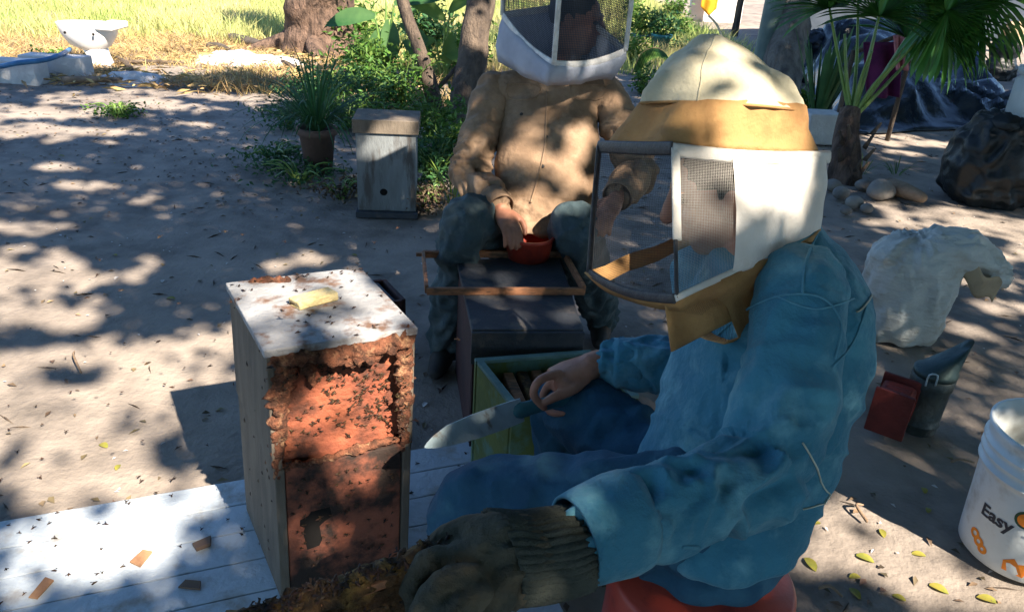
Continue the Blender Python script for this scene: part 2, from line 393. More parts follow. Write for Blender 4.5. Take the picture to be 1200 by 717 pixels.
# ================================================================== SETTING
def gz(x, y):
    x = np.asarray(x, float); y = np.asarray(y, float)
    near = np.clip((np.hypot(x, y) - 30) / 60, 0, 1)
    return (.009 * fbm(x * 1.3 + 20, y * 1.3 + 20, .5, 3) + .0045 * fbm(x * 9 + 50, y * 9 + 50, 1.5, 2)) * (1 - near) - .010
def axis(lo, hi, fine0, fine1, step):
    a = list(np.arange(fine0, fine1 + 1e-6, step)); s = step; v = fine1
    while v < hi: s *= 1.35; v += s; a.append(v)
    s = step; v = fine0
    while v > lo: s *= 1.35; v -= s; a.insert(0, v)
    return np.array(a)
gx, gy = axis(-300, 300, -4.2, 4.2, .035), axis(-300, 400, .6, 9, .035)
X, Y = np.meshgrid(gx, gy); Z = gz(X, Y); nx, ny = len(gx), len(gy)
i = (np.arange(ny - 1)[:, None] * nx + np.arange(nx - 1)[None]).ravel()
ground = kind(big('ground', np.stack([X, Y, Z], -1).reshape(-1, 3), np.stack([i, i + 1, i + nx + 1, i + nx], 1), 'soil', smooth=True), 'structure')

# ---- dry grass field beyond the yard (uncountable blades)
def grass(name, n, area, h, w, m, keep=None, lean=.45):
    x = rng.uniform(area[0], area[1], n); y = rng.uniform(area[2], area[3], n)
    if keep is not None: k = keep(x, y); x, y = x[k], y[k]
    n = len(x); z = gz(x, y) - .01; a = rng.uniform(0, 6.283, n); hh = h * rng.uniform(.4, 1.25, n) * (1 + .5 * fbm(x * .7, y * .7, 3, 2)); ln = rng.normal(0, lean, n) * hh; ln2 = rng.normal(0, lean, n) * hh
    wx, wy = np.cos(a) * w / 2, np.sin(a) * w / 2
    p = np.stack([np.stack([x - wx, y - wy, z], 1), np.stack([x + wx, y + wy, z], 1), np.stack([x + ln * .45 + wx * .6, y + ln2 * .45 + wy * .6, z + hh * .6], 1),
                  np.stack([x + ln, y + ln2, z + hh], 1), np.stack([x + ln * .45 - wx * .6, y + ln2 * .45 - wy * .6, z + hh * .6], 1)], 1).reshape(-1, 3)
    i = np.arange(n)[:, None] * 5
    F = np.concatenate([i + [0, 1, 2], i + [0, 2, 4], i + [4, 2, 3]], 1).reshape(-1, 3)
    return kind(big(name, p, F, m), 'stuff')
fld = grass('dry_grass', 120000, (-13, 3.2, 8.6, 24), .22, .014, 'dry_grass', lambda x, y: (fbm(x * .5 + 9, y * .5 + 4, 2, 3) > -1.1) & (y > 8.9 + 1.0 * fbm(x * .8, 2, 1, 2) + .9 * (np.abs(x + 3.2) < 1.6)) & ~((np.abs(x + 5.3) < .5) & (np.abs(y - 9.5) < .5)))
tag(fld, 'sunlit yellow green grass field behind the yard', 'grass')
st = grass('straw_litter', 30000, (-9, -.6, 7.3, 10.6), .08, .011, 'straw', lambda x, y: (fbm(x * 1.1 + 3, y * 1.1 + 8, 5, 3) > -.25 - .5 * (y > 8.3)), 1.7)
dw = grass('dry_weeds', 5200, (-3.0, .2, 6.6, 10.2), .15, .010, 'straw', lambda x, y: (fbm(x * 1.6 + 13, y * 1.6 + 2, 4, 2) > -.05), 1.0)
tag(dw, 'dry standing weeds round the foot of the thick tree', 'dry weeds')
tag(st, 'matted dry straw along the edge of the grass', 'straw')

# ---- fallen litter on the soil (uncountable)
def litter(name, n, area, size, m, keep=None, flatness=.25):
    x = rng.uniform(area[0], area[1], n); y = rng.uniform(area[2], area[3], n)
    if keep is not None: k = keep(x, y); x, y = x[k], y[k]
    n = len(x); C = np.stack([x, y, gz(x, y) + .006], 1); d = rdir(n); d[:, 2] *= .12; nn = rdir(n) * flatness; nn[:, 2] = 1
    V, F = leaf_quads(C, d, nn, size * rng.uniform(.4, 1.2, n), size * .5 * rng.uniform(.5, 1.2, n), .2)
    return kind(big(name, V, F, m), 'stuff')
l1 = litter('leaf_litter', 9500, (-6, 5, 1.2, 8.5), .034, 'leaf_litter', lambda x, y: rng.random(len(x)) < .22 + .9 * np.clip(fbm(x * .8, y * .8, 7, 2) + .15, 0, 1) + .8 * (np.hypot(x + 1.2, y - 5) < 1.0))
tag(l1, 'small brown dead leaves scattered over the bare soil', 'leaf litter')
nt_ = 700; tx = rng.uniform(-5, 4.5, nt_); ty = rng.uniform(1.2, 8, nt_); ta_ = rng.uniform(0, 6.28, nt_)
V, F = leaf_quads(np.stack([tx, ty, gz(tx, ty) + .004], 1), np.stack([np.cos(ta_), np.sin(ta_), ta_ * 0 + .03], 1), rdir(nt_, 2), rng.uniform(.03, .12, nt_), rng.uniform(.003, .006, nt_), .3)
tag(kind(big('twig_litter', V, F, 'bark'), 'stuff'), 'thin broken twigs scattered over the soil', 'twigs')
l2 = litter('chip_litter', 600, (-4, 4, 1.2, 7), .02, 'ash'); tag(l2, 'pale specks and chips scattered over the soil', 'litter')

# ---- white panel of narrow planks that the hive stands on
pa, pb = G(0, 620), G(540, 525); pdir = (pb - pa); pdir.z = 0; pdir.normalize(); pnor = V3(pdir.y, -pdir.x, 0)   # pnor points to the camera
wp = thing('white_panel', 'white slatted panel lying on the soil under the foreground hive', 'panel', V3((pa + pdir * .6).x, (pa + pdir * .6).y, 0))
for k in range(8):
    c = pa + pdir * .19 + pnor * (.055 + k * .112); c.z = .012
    vf = box(c, 2.25, .1085, .03, (pdir, pnor * -1, UPV), .003)
    obj('plank', vf, 'white_panel', wp)
PZ = .027

# ================================================================== TREES AND SHADE
def hit(P): P = Vector(P); return P - SUN * (P.z / SUN.z)
GAPS = []       # openings shaped into the crowns to place sun patches: (x, y) where the sun beam would meet the ground, radii, keep share
def gap(P, rx, ry=None, keep=.03):
    h = hit(P); GAPS.append((h.x, h.y, rx, ry or rx, keep))
for px, py, rx, ry in ((40, 318, .34, .17), (95, 328, .16, .1), (25, 362, .2, .1), (80, 372, .12, .07), (112, 352, .06, .05), (30, 290, .12, .06), (20, 265, .16, .06),
                       (215, 425, .28, .15), (160, 448, .2, .12), (120, 478, .42, .16), (30, 470, .36, .16), (250, 400, .12, .1), (190, 500, .3, .12), (60, 515, .4, .14), (150, 545, .2, .09),
                       (215, 548, .11, .12), (240, 470, .1, .06), (20, 560, .16, .1), (70, 420, .1, .05), (135, 400, .07, .04), (90, 575, .2, .07), (170, 580, .1, .05),
                       (200, 238, .2, .1), (365, 300, .1, .08), (330, 308, .07, .05), (415, 312, .06, .05), (100, 215, .12, .05), (60, 195, .12, .06), (235, 145, .16, .07), (120, 165, .1, .05), (290, 175, .1, .06),
                       (45, 152, .5, .18), (20, 130, .8, .2), (150, 118, .7, .2), (255, 112, .7, .16), (300, 235, .06, .05), (270, 268, .08, .04), (160, 300, .05, .03),
                       (1045, 625, .17, .045), (1000, 605, .14, .06), (975, 640, .1, .05), (1075, 655, .1, .035), (1030, 668, .16, .04), (1085, 690, .08, .04),
                       (1095, 168, .5, .1), (1030, 158, .25, .1), (1060, 178, .2, .06), (1150, 262, .5, .22), (1185, 300, .3, .16), (1110, 262, .2, .1), (1165, 330, .14, .07), (1040, 238, .14, .06), (1195, 360, .15, .06), (1135, 385, .05, .03),
                       (1175, 695, .1, .05), (1010, 540, .05, .02)):
    gap(G(px, py), rx * 1.18, ry * 1.18)
for px, py, rx, ry in ((60, 640, .2, .10), (20, 655, .14, .05), (110, 625, .18, .08), (130, 655, .1, .06), (210, 600, .07, .05), (222, 640, .09, .05), (180, 652, .08, .05), (45, 690, .07, .05), (70, 668, .08, .04), (215, 610, .05, .05)):
    gap(G(px, py, .03), rx, ry)
for px, py, r in ((300, 345, .05), (340, 335, .07), (385, 330, .07), (420, 345, .05), (365, 360, .06), (440, 370, .06), (400, 375, .05), (330, 372, .035), (455, 385, .05), (385, 395, .035)):
    gap(G(px, py, .69), r)
HF = lambda px, py: D(px, py, 1.66 - (py - 420) * .0006)     # on the hive's front
for px, py, rx, ry in ((350, 470, .05, .07), (395, 455, .06, .05), (430, 480, .07, .06), (470, 440, .05, .09), (400, 505, .09, .04), (345, 535, .05, .03), (440, 520, .07, .035), (475, 500, .04, .05), (325, 510, .03, .05), (460, 405, .04, .03)):
    gap(HF(px, py), rx * 1.6, ry * 1.4)
for px, py, z, r in ((900, 205, 1.28, .085), (865, 225, 1.26, .06), (940, 195, 1.33, .05), (880, 245, 1.26, .035), (820, 250, 1.22, .035), (850, 190, 1.25, .05), (815, 215, 1.22, .03),
                     (840, 145, 1.28, .045), (870, 150, 1.28, .05), (910, 150, 1.3, .05), (800, 155, 1.28, .03), (940, 165, 1.33, .03), (840, 70, 1.34, .045), (880, 75, 1.36, .04), (820, 105, 1.3, .035), (875, 112, 1.33, .04), (915, 110, 1.36, .03), (790, 105, 1.3, .02),
                     (640, 210, 2.7, .06), (655, 225, 2.68, .07), (610, 232, 2.68, .045), (675, 180, 2.75, .05), (650, 165, 2.72, .05), (690, 150, 2.8, .035), (640, 140, 2.75, .03), (690, 200, 2.75, .04), (560, 115, 2.85, .045), (572, 150, 2.82, .035), (548, 175, 2.8, .03), (557, 215, 2.75, .04), (580, 130, 2.85, .025), (605, 175, 2.75, .022),
                     (650, 92, 2.7, .03), (668, 85, 2.7, .025), (720, 120, 2.9, .03), (735, 150, 2.9, .025), (550, 250, 2.6, .025), (700, 70, 2.75, .03), (630, 90, 2.7, .02),
                     (1040, 282, 2.62, .10), (1085, 282, 2.65, .08), (1015, 280, 2.6, .06), (1060, 352, 2.5, .045), (1120, 292, 2.7, .07), (1030, 340, 2.5, .03),
                     (455, 190, 4.3, .07), (440, 175, 4.3, .05), (435, 215, 4.3, .05), (470, 235, 4.3, .05), (458, 160, 4.3, .04), (470, 148, 4.2, .04),
                     (1180, 490, 1.75, .06), (1170, 475, 1.75, .05)):
    gap(D(px, py, z), r * (1.3 if z < 3 else 1))
for px, py, r in ((560, 352, .025), (575, 370, .035), (600, 378, .03), (565, 378, .03), (672, 365, .03), (655, 352, .02), (555, 320, .03), (590, 325, .025), (620, 360, .012)): gap(G(px, py, .45), r)
for px, py, r in ((500, 325, .02), (535, 342, .015), (580, 342, .03), (620, 342, .025), (655, 342, .025), (560, 297, .03), (525, 297, .03)): gap(G(px, py, .47), r)
for px, py, r in ((1130, 95, .3), (1090, 100, .2), (1060, 90, .14), (1020, 118, .12), (1150, 90, .2), (800, 20, .5), (760, 60, .25), (830, 40, .4), (755, 85, .12), (420, 70, .5), (450, 120, .25), (470, 60, .3), (400, 140, .15), (350, 80, .5), (430, 20, .6), (520, 30, .4), (500, 215, .1), (500, 240, .08), (295, 180, .12), (480, 105, .5), (520, 120, .4), (430, 110, .4), (540, 70, .5)):
    gap(G(px, py), r)
GA = np.array(GAPS)
DENSE = []      # foliage forced closed to keep chosen places in shade
for P_, rx, ry in ((D(760, 600, 1.1), .22, .2), (D(900, 450, 1.22), .2, .2), (D(920, 330, 1.2), .1, .08), (D(560, 650, .9), .2, .15), (D(500, 650, .9), .18, .15), (D(420, 690, .88), .15, .12), (D(690, 630, 1.0), .15, .12), (D(660, 560, 1.4), .25, .15), (HF(380, 600), .15, .11), (HF(440, 600), .15, .11), (HF(340, 590), .12, .11), (HF(400, 650), .16, .1), (G(505, 590, .03), .12, .14),
                   (G(290, 590, .03), .1, .08), (G(230, 520), .12, .14), (G(700, 500, .3), .3, .2), (G(120, 250), .5, .12), (G(260, 250), .5, .3), (G(250, 180), .4, .25), (G(330, 250), .3, .2), (G(160, 190), .4, .15), (G(80, 240), .4, .12), (G(130, 290), .2, .12), (G(430, 290), .3, .15), (D(545, 270, 2.6), .1, .1), (D(680, 280, 2.6), .1, .1), (D(610, 200, 2.75), .06, .05), (D(610, 110, 2.8), .08, .04), (D(690, 120, 2.85), .06, .03)):
    h = hit(P_); DENSE.append((h.x, h.y, rx, ry, 1))
def lit_filter(C):
    """share of leaves kept, shaped by the sun patches and shade wanted below"""
    k = C[:, 2] / SUN.z; hx = C[:, 0] - SUN.x * k; hy = C[:, 1] - SUN.y * k
    keepp = np.ones(len(C)); wob = .55 * fbm(hx * 7 + 31, hy * 7 + 17, C[:, 2] * 0 + 2, 3)
    for gx_, gy_, rx, ry, kp in GA:
        d = np.sqrt(((hx - gx_) / (rx + .02)) ** 2 + ((hy - gy_) / (ry + .02)) ** 2); keepp[d < 1 + wob] = kp
    for gx_, gy_, rx, ry, kp in DENSE:
        keepp[((hx - gx_) / rx) ** 2 + ((hy - gy_) / ry) ** 2 < 1 + wob * .5] = 1
    # open sky over the field to the left and beyond
    far = 8.0 + .35 * fbm(hx * 1.7 + 5, hx * 0 + 3, hx * 0, 2)
    keepp[(hx < -1.6) & (hy > far)] = 0
    mid = (hx >= -1.6) & (hx < 2.6) & (hy > 9.2); keepp[mid] *= .25
    return rng.random(len(C)) < keepp
def open_beam(*pts):
    """would a limb along these points cross one of the crown's openings?"""
    for a, b in zip(pts[:-1], pts[1:]):
        for k in range(13):
            h = hit(Vector(a).lerp(Vector(b), k / 12))
            if (((h.x - GA[:, 0]) / (GA[:, 2] + .06)) ** 2 + ((h.y - GA[:, 1]) / (GA[:, 3] + .06)) ** 2 < 1).any() or (h.y > 8 and h.x < -1): return True
    return False
def tree(name, label, base, top, r0, crown_c, bm='bark', limbs=7, n_cl=500, box_=None, group=None):
    t = thing(name, label, 'tree', base, group)
    base, top = Vector(base), Vector(top)
    mb = MB(); mid = (base + top) / 2 + V3(random.uniform(-.15, .15), random.uniform(-.15, .15), 0)
    mb.add(tube([base + V3(0, 0, -.15), base + V3(0, 0, .15), mid, top], [r0 * 1.5, r0 * 1.12, r0 * .85, r0 * .65], 14, 6, noise_amp=.22))
    for c in crown_c:
        c = Vector(c); s = top - V3(0, 0, random.uniform(.1, .6)); m1 = s.lerp(c, .5) + V3(0, 0, .3)
        if open_beam(s, m1, c): continue
        mb.add(tube([s, m1, c], [r0 * .45, r0 * .25, r0 * .08], 8, 4, noise_amp=.15))
        for k in range(5):
            e = c + V3(*rng.uniform(-1, 1, 3)) * 1.1
            if not open_beam(c, e): mb.add(tube([m1.lerp(c, random.uniform(.2, 1)), (m1 + e) / 2 + V3(0, 0, .1), e], [r0 * .12, r0 * .08, .006], 5, 3))
    obj('trunk', mb, bm, t, True)
    return t
# sun-blocking crowns: clumps of leaves spread between 4.4 m and 6.6 m
rng = np.random.default_rng(21)
nc = 3300
hx = rng.uniform(-5.5, 7.5, nc); hy = rng.uniform(-1.5, 12.5, nc); ok = (hy < 8.6) | (hx > -1.9); hx, hy = hx[ok], hy[ok]
hz = rng.uniform(4.3, 6.4, len(hx)); CC = np.stack([hx + SUN.x * hz / SUN.z, hy + SUN.y * hz / SUN.z, hz], 1)
per = 78
LC = np.repeat(CC, per, 0) + rng.normal(0, 1, (len(CC) * per, 3)) * [.26, .26, .16]
LC = LC[lit_filter(LC + [.0, 0, 0])]
# coarser unseen foliage, added to cut sky light and bounce around the yard
n2 = 62000
fx = rng.uniform(-11, 14, n2); fy = rng.uniform(-10, 13, n2); ok = ~((fx > -5.5) & (fx < 7.5) & (fy > -1.5) & (fy < 12.5)) & ~((fx < -1.6) & (fy > 7.6)) & ~((fx < -3.5) & (fy > 5.5)); fx, fy = fx[ok], fy[ok]
fz = rng.uniform(4.3, 6.6, len(fx)); FC = np.stack([fx + SUN.x * fz / SUN.z, fy + SUN.y * fz / SUN.z, fz], 1)
trees = [('shade_tree', 'tall leafy shade tree rooted beside the photographer', (2.6, -2.4, 0), (3.0, -2.3, 3.4), .16, 'bark'),
         ('shade_tree', 'broad leafy shade tree rooted right of the white bucket', (5.6, .9, 0), (5.9, .7, 3.4), .17, 'bark'),
         ('shade_tree', 'spreading shade tree rooted outside the yard', (7.6, -3.4, 0), (7.2, -3.0, 3.6), .18, 'bark'),
         ('shade_tree', 'high leafy shade tree rooted left of the photographer', (-1.6, -3.2, 0), (-1.2, -3.0, 3.6), .15, 'bark'),
         ('shade_tree', 'leafy shade tree rooted behind the black tarpaulin', (8.2, 5.6, 0), (8.0, 5.2, 3.4), .17, 'bark')]
TT = np.array([t[3][:2] for t in trees]); own = np.argmin(((LC[:, None, :2] - TT[None]) ** 2).sum(-1), 1)
own2 = np.argmin(((FC[:, None, :2] - TT[None]) ** 2).sum(-1), 1)
for k, (nm, lab, b, tp, r0, bm_) in enumerate(trees):
    L_ = LC[own == k]
    cs = L_[rng.choice(len(L_), 30, replace=False)] if len(L_) > 30 else []
    t = tree(nm, lab, b, tp, r0, cs, bm_)
    n = len(L_); dr_ = rdir(n, -.2); ln_ = rng.uniform(.09, .14, n); V, F = leaf_quads(L_ - dr_ * ln_[:, None] * .5, dr_, rdir(n, .9), ln_, rng.uniform(.055, .08, n))
    f_ = FC[own2 == k]; n = len(f_); V2, F2 = leaf_quads(f_, rdir(n, -.2), rdir(n, 1.2), rng.uniform(.24, .36, n), rng.uniform(.13, .2, n))
    big('crown', np.concatenate([V, V2]), np.concatenate([F, F2 + len(V)]), 'leaf', t)

# ================================================================== FOREGROUND HIVE
HT = .69
h0, h1, h3 = G(312, 413, HT), G(487, 386, HT), G(251, 353, HT)
hu = (h1 - h0); HWd = hu.length; hu.normalize(); hv = (V3(-hu.y, hu.x, 0) * .75 + (h3 - h0).normalized() * .45).normalized()   # towards the back, a little out of square
HDp = .36; lean = ((G(318, 716, PZ) - h0) + (G(485, 652, PZ) - h1)) / 2; lean.z = 0
hb = lambda u, v, z: h0 + hu * u + hv * v + V3(0, 0, z - HT) + lean * ((HT - z) / HT)
hive = thing('beehive', 'weathered two box beehive covered in bees on the white panel', 'beehive', hb(.17, .18, PZ))
def hbox(u0, u1, v0, v1, z0, z1): return hexa([hb(u0, v0, z0), hb(u1, v0, z0), hb(u1, v1, z0), hb(u0, v1, z0), hb(u0, v0, z1), hb(u1, v0, z1), hb(u1, v1, z1), hb(u0, v1, z1)])
t_ = .022; zs = .395
def bevobj(name, vf, m, root, b=.003):
    o = obj(name, vf, m, root); md = o.modifiers.new('bevel', 'BEVEL'); md.width = b; md.segments = 2; return o
bevobj('side_board', hbox(0, t_, .0, HDp, zs + .002, HT - .012), 'hive_side', hive)
bevobj('side_board', hbox(HWd - t_, HWd, .0, HDp, zs + .002, HT - .012), 'hive_side', hive)
bevobj('side_board', hbox(.004, t_ + .004, .0, HDp, PZ, zs), 'hive_side', hive)
bevobj('side_board', hbox(HWd - t_, HWd - .002, .0, HDp, PZ, zs), 'hive_side', hive)
bevobj('back_board', hbox(t_ + .005, HWd - t_ - .002, HDp - t_, HDp - .001, PZ, HT - .013), 'hive_side', hive)
lo = bevobj('lower_front', hbox(t_ + .006, HWd - t_ - .003, .004, .022, PZ, zs - .003), 'hive_lower', hive)
bevobj('upper_front', hbox(t_ + .002, HWd - t_ - .002, .030, .045, zs - .02, HT - .02), 'hive_front', hive)
# burnt entrance: an irregular black recess cut as a thin dark patch standing just off the board
pts = [(.062, .205), (.066, .222), (.055, .228), (.056, .245), (.075, .252), (.082, .262), (.125, .262), (.13, .235), (.112, .225), (.10, .215), (.105, .172), (.098, .158), (.070, .155), (.066, .18)]
hv_ = [hb(u, .0035, z + .0) for u, z in pts] + [hb(u, .0075, z) for u, z in pts]; n_ = len(pts)
obj('burnt_patch', (hv_, [tuple(range(n_))] + [(k, (k + 1) % n_, n_ + (k + 1) % n_, n_ + k) for k in range(n_)]), 'char', lo)
# lid board with clipped back corner
lid_pts = [(-.006, -.004), (HWd + .004, -.004), (HWd + .004, HDp - .02), (HWd - .05, HDp + .006), (-.006, HDp + .006)]
vv = [hb(u, v, HT - .012) for u, v in lid_pts] + [hb(u, v, HT + .006) for u, v in lid_pts]
bevobj('lid', (vv, [(4, 3, 2, 1, 0), (5, 6, 7, 8, 9)] + [(k, (k + 1) % 5, 5 + (k + 1) % 5, 5 + k) for k in range(5)]), 'hive_lid', hive)
def crust(name, path, r, seed, flat=.7, na=.65):
    """lumpy propolis and comb remnant along a path"""
    V, F = tube(path, r, 16, 14, True, 0, None, flat); co = np.array([tuple(v) for v in V])
    c = co.mean(0); n = fbm(co[:, 0] * 80 + seed, co[:, 1] * 80, co[:, 2] * 80, 3)
    ax = np.array([tuple(p) for p in spline(path, 16)]); q = ax[np.argmin(((co[:, None] - ax[None]) ** 2).sum(-1), 1)]
    d = co - q; co = q + d * (1 + na * n)[:, None] + np.array(hv)[None] * 0
    return obj(name, ([Vector(v) for v in co], F), 'propolis', hive, True)
crust('propolis_crust', [hb(.012, .008, zs - .02), hb(.018, .006, .48), hb(.02, .006, .56), hb(.03, .006, .63), hb(.03, .012, HT - .02)], [.010, .017, .022, .030, .020], 1)
crust('propolis_crust', [hb(HWd - .015, .008, zs - .02), hb(HWd - .018, .006, .48), hb(HWd - .02, .006, .57), hb(HWd - .02, .010, HT - .01)], [.010, .019, .022, .020], 4)
crust('propolis_crust', [hb(.03, .004, HT - .022), hb(.12, .0, HT - .028), hb(.2, .0, HT - .034), hb(HWd - .02, .004, HT - .018)], [.020, .018, .026, .018], 8)
crust('propolis_crust', [hb(.03, .012, zs - .004), hb(.12, .008, zs + .0), hb(.22, .006, zs + .012), hb(HWd - .02, .012, zs + .008)], [.010, .008, .010, .008], 12)
crust('propolis_crust', [hb(.085, .02, HT - .04), hb(.092, .014, HT - .075), hb(.097, .012, HT - .105)], [.020, .013, .004], 15)
# lump of pale wax on the lid
wx = box(hb(.155, .19, HT + .016), .10, .045, .02, ((hu * .97 + hv * .25).normalized(), (hv * .97 - hu * .25).normalized(), UPV), .004)
co = np.array([tuple(v) for v in wx[0]]); co += .003 * np.stack([fbm(co[:, 0] * 60 + s, co[:, 1] * 60, co[:, 2] * 60) for s in (0, 9, 18)], 1)
tag(obj('wax_block', ([Vector(v) for v in co], wx[1]), 'wax', smooth=False), 'pale yellow slab of beeswax lying on the hive lid', 'wax')
w2 = crust('propolis_crust', [hb(.13, .33, HT + .008), hb(.08, .345, HT + .008), hb(.05, .35, HT + .007)], [.008, .010, .006], 25)

# ---- bees (too small to pick apart)
def bee_mesh(P, Dn, Nn, size):
    n = len(P); Dn = Dn / np.linalg.norm(Dn, axis=1, keepdims=True); B = np.cross(Nn, Dn); B /= np.linalg.norm(B, axis=1, keepdims=True); N2 = np.cross(Dn, B); s = np.asarray(size).reshape(-1, 1)
    def p(a, b, c): return P + (Dn * a + B * b + N2 * c) * s
    V = np.stack([p(-.5, 0, .18), p(-.12, .19, .18), p(-.12, 0, .40), p(-.12, -.19, .18), p(.22, .12, .2), p(.22, 0, .36), p(.22, -.12, .2), p(.5, 0, .18), p(.1, 0, .36), p(-.5, .32, .34), p(-.28, .42, .32), p(-.5, -.32, .34), p(-.28, -.42, .32)], 1).reshape(-1, 3)
    i = np.arange(n)[:, None] * 13
    f = [(0, 1, 2), (0, 2, 3), (0, 3, 1), (1, 4, 5), (1, 5, 2), (2, 5, 6), (2, 6, 3), (4, 7, 5), (5, 7, 6), (8, 10, 9), (8, 11, 12)]
    return V, np.concatenate([i + list(t) for t in f], 1).reshape(-1, 3)
def bees(name, P, N, size, label):
    P = np.array(P, float); n = len(P); Dn = rdir(n); N = np.array(N, float) * np.ones((n, 1)); Dn -= N * (Dn * N).sum(1, keepdims=True)
    V, F = bee_mesh(P, Dn, N, size * rng.uniform(.8, 1.2, n)); o = kind(big(name, V, F, 'bee'), 'stuff'); return tag(o, label, 'bees')
nf = tuple(-hv)
P = []; N = []
for _ in range(420):
    u = .02 + random.random() * (HWd - .04); z = zs + .02 + (HT - zs - .05) * random.random() ** .9
    if float(fbm(u * 14 + 4, z * 14, 2, 2)) < -.05 + random.uniform(-.4, .3): continue
    P.append(tuple(hb(u, .029 if .05 < u < HWd - .05 else -.02, z))); N.append(nf)
for _ in range(60): P.append(tuple(hb(random.uniform(.03, HWd - .03), .003, random.uniform(.1, zs - .03)))); N.append(nf)
for _ in range(34): P.append(tuple(hb(random.uniform(0, HWd), random.random() ** 1.3 * HDp, HT + .006))); N.append((0, 0, 1))
for _ in range(22): P.append(tuple(hb(.33 * random.random() - .01, HDp - .03 * random.random(), HT + .006))); N.append((0, 0, 1))
for _ in range(26): P.append(tuple(hb(-.002, random.random() ** 2 * HDp, random.uniform(.06, HT)))); N.append(tuple(-hu))
bees('bees', P, N, .0125, 'honeybees crawling over the front and lid of the foreground hive')
P = []
for _ in range(130):
    q = pa + pdir * random.uniform(-.3, 1.3) + pnor * random.random() ** 1.2 * .8; P.append((q.x, q.y, PZ + .001))
for _ in range(30): q = G(random.uniform(0, 260), random.uniform(380, 600)); P.append((q.x, q.y, .004))
bees('bees', P, [(0, 0, 1)], .014, 'stray honeybees on the white panel and soil around the hive')
P = [tuple(D(random.uniform(60, 560), random.uniform(250, 560), random.uniform(1.5, 2.2))) for _ in range(26)]
bees('bees', P, [(0, 0, 1)], .016, 'honeybees flying around the foreground hive')

# ---- dark box behind the hive
bx_c = G(440, 372, .2); ax2 = (hu, hv, UPV)
db = thing('frame_box', 'small dark red wooden box standing just behind the foreground hive', 'box', (bx_c.x, bx_c.y + .04, 0))
cx_ = V3(bx_c.x - .04, bx_c.y + .13, 0)
Zt = .24
for du, dv, sx, sy in ((0, -.10, .16, .016), (0, .10, .16, .016), (-.088, 0, .016, .2), (.088, 0, .016, .2)):
    bevobj('side_board', box(cx_ + hu * du + hv * dv + V3(0, 0, Zt / 2), sx, sy - .001, Zt, ax2), 'dark_side', db, .002)
for du in (-.05, 0, .05): bevobj('comb_frame', box(cx_ + hu * du + V3(0, 0, Zt - .03), .02, .182, .05, ax2), 'dark_board', db, .002)

# ---- scraps on the white panel and wood chips
def chip(px, py, L_, W_, a, m, label, h=PZ, name='wood_chip', t=.006):
    c = G(px, py, h); ux = V3(math.cos(a), math.sin(a), .06).normalized(); uy = V3(-math.sin(a), math.cos(a), 0); uz = ux.cross(uy)
    vf = box(c + V3(0, 0, t / 2), L_, W_, t, (ux, uy, uz), .0015); co = np.array([tuple(v) for v in vf[0]]); co += .010 * np.stack([fbm(co[:, 0] * 45 + s, co[:, 1] * 40, co[:, 2] * 0) for s in (0, 9, 18)], 1) * [1, 1, .3]
    return tag(obj(name, ([Vector(v) for v in co], vf[1]), m), label, 'wood chip')
chip(165, 655, .05, .026, 1.45, 'scrap', 'reddish brown oblong chip lying on the white panel')
chip(222, 686, .045, .028, .1, 'leaf_litter', 'grey brown curled scrap on the white panel beside the hive', name='bark_scrap')
chip(48, 692, .055, .022, 1.3, 'scrap', 'long brown chip with a pale middle at the panel edge')
chip(238, 640, .04, .03, .6, 'leaf_litter', 'crumpled dark leaf scrap lying against the hive base', name='bark_scrap', t=.012)

# ================================================================== DARK HIVE, LOOSE FRAME, GREEN BOX
dz = .45
d0, d1, d2, d3 = G(553, 386, dz), G(684, 386, dz), G(656, 303, dz), G(535, 303, dz)
dk = thing('beehive', 'dark painted long beehive under the empty wooden frame', 'beehive', V3((d0.x + d2.x) / 2, (d0.y + d2.y) / 2, 0))
def inset(p, c, k): return c + (p - c) * k
dc = (d0 + d1 + d2 + d3) / 4; low = lambda p, z: V3(p.x, p.y, z)
q = [inset(p, dc, .97) for p in (d0, d1, d2, d3)]
def wall(a, b, z0, z1, t, m, root, name):
    a, b = Vector(a), Vector(b); n = UPV.cross(b - a); n.z = 0; n = n.normalized() * t
    return bevobj(name, hexa([low(a, z0), low(b, z0), low(b + n, z0), low(a + n, z0), low(a, z1), low(b, z1), low(b + n, z1), low(a + n, z1)]), m, root, .002)
def shrink(a, b, e): d = (b - a).normalized() * e; return a + d, b - d
for k in range(4):
    a, b = q[k], q[(k + 1) % 4]
    if k % 2: a, b = shrink(a, b, .021)
    wall(a, b, -.01, dz - .022, .02, 'dark_side', dk, 'side_board')
lidv = [low(p, dz - .021) for p in (d0, d1, d2, d3)] + [low(p, dz) for p in (d0, d1, d2, d3)]
bevobj('lid', hexa(lidv), 'dark_board', dk, .003)
lip = wall(inset(d0, dc, 1.008), inset(d1, dc, 1.008), dz - .11, dz - .004, -.012, 'dark_board', dk, 'lid_rim')
# empty frame
ef = thing('comb_holder', 'empty rectangular wooden hive frame laid flat on the dark hive', 'hive frame', G(590, 320, dz))
fz = dz + .012
f0, f1, f2, f3 = G(500, 341, fz), G(685, 341, fz), G(661, 298, fz), G(496, 298, fz)
def bar(a, b, w, h, m, root, name, z=0): 
    a, b = Vector(a), Vector(b); u = (b - a).normalized(); v = UPV.cross(u).normalized(); return bevobj(name, box((a + b) / 2 + V3(0, 0, z), (b - a).length, w, h, (u, v, u.cross(v))), m, root, .0015)
bar(f0, f1, .014, .023, 'frame_wood', ef, 'bottom_bar'); bar(f3, f2, .016, .025, 'frame_wood', ef, 'top_bar', .001)
s_, e_ = shrink(f0, f3, .007); bar(s_, e_, .011, .028, 'frame_wood', ef, 'end_bar', .002); s_, e_ = shrink(f1, f2, .007); bar(s_, e_, .011, .028, 'frame_wood', ef, 'end_bar', .002)
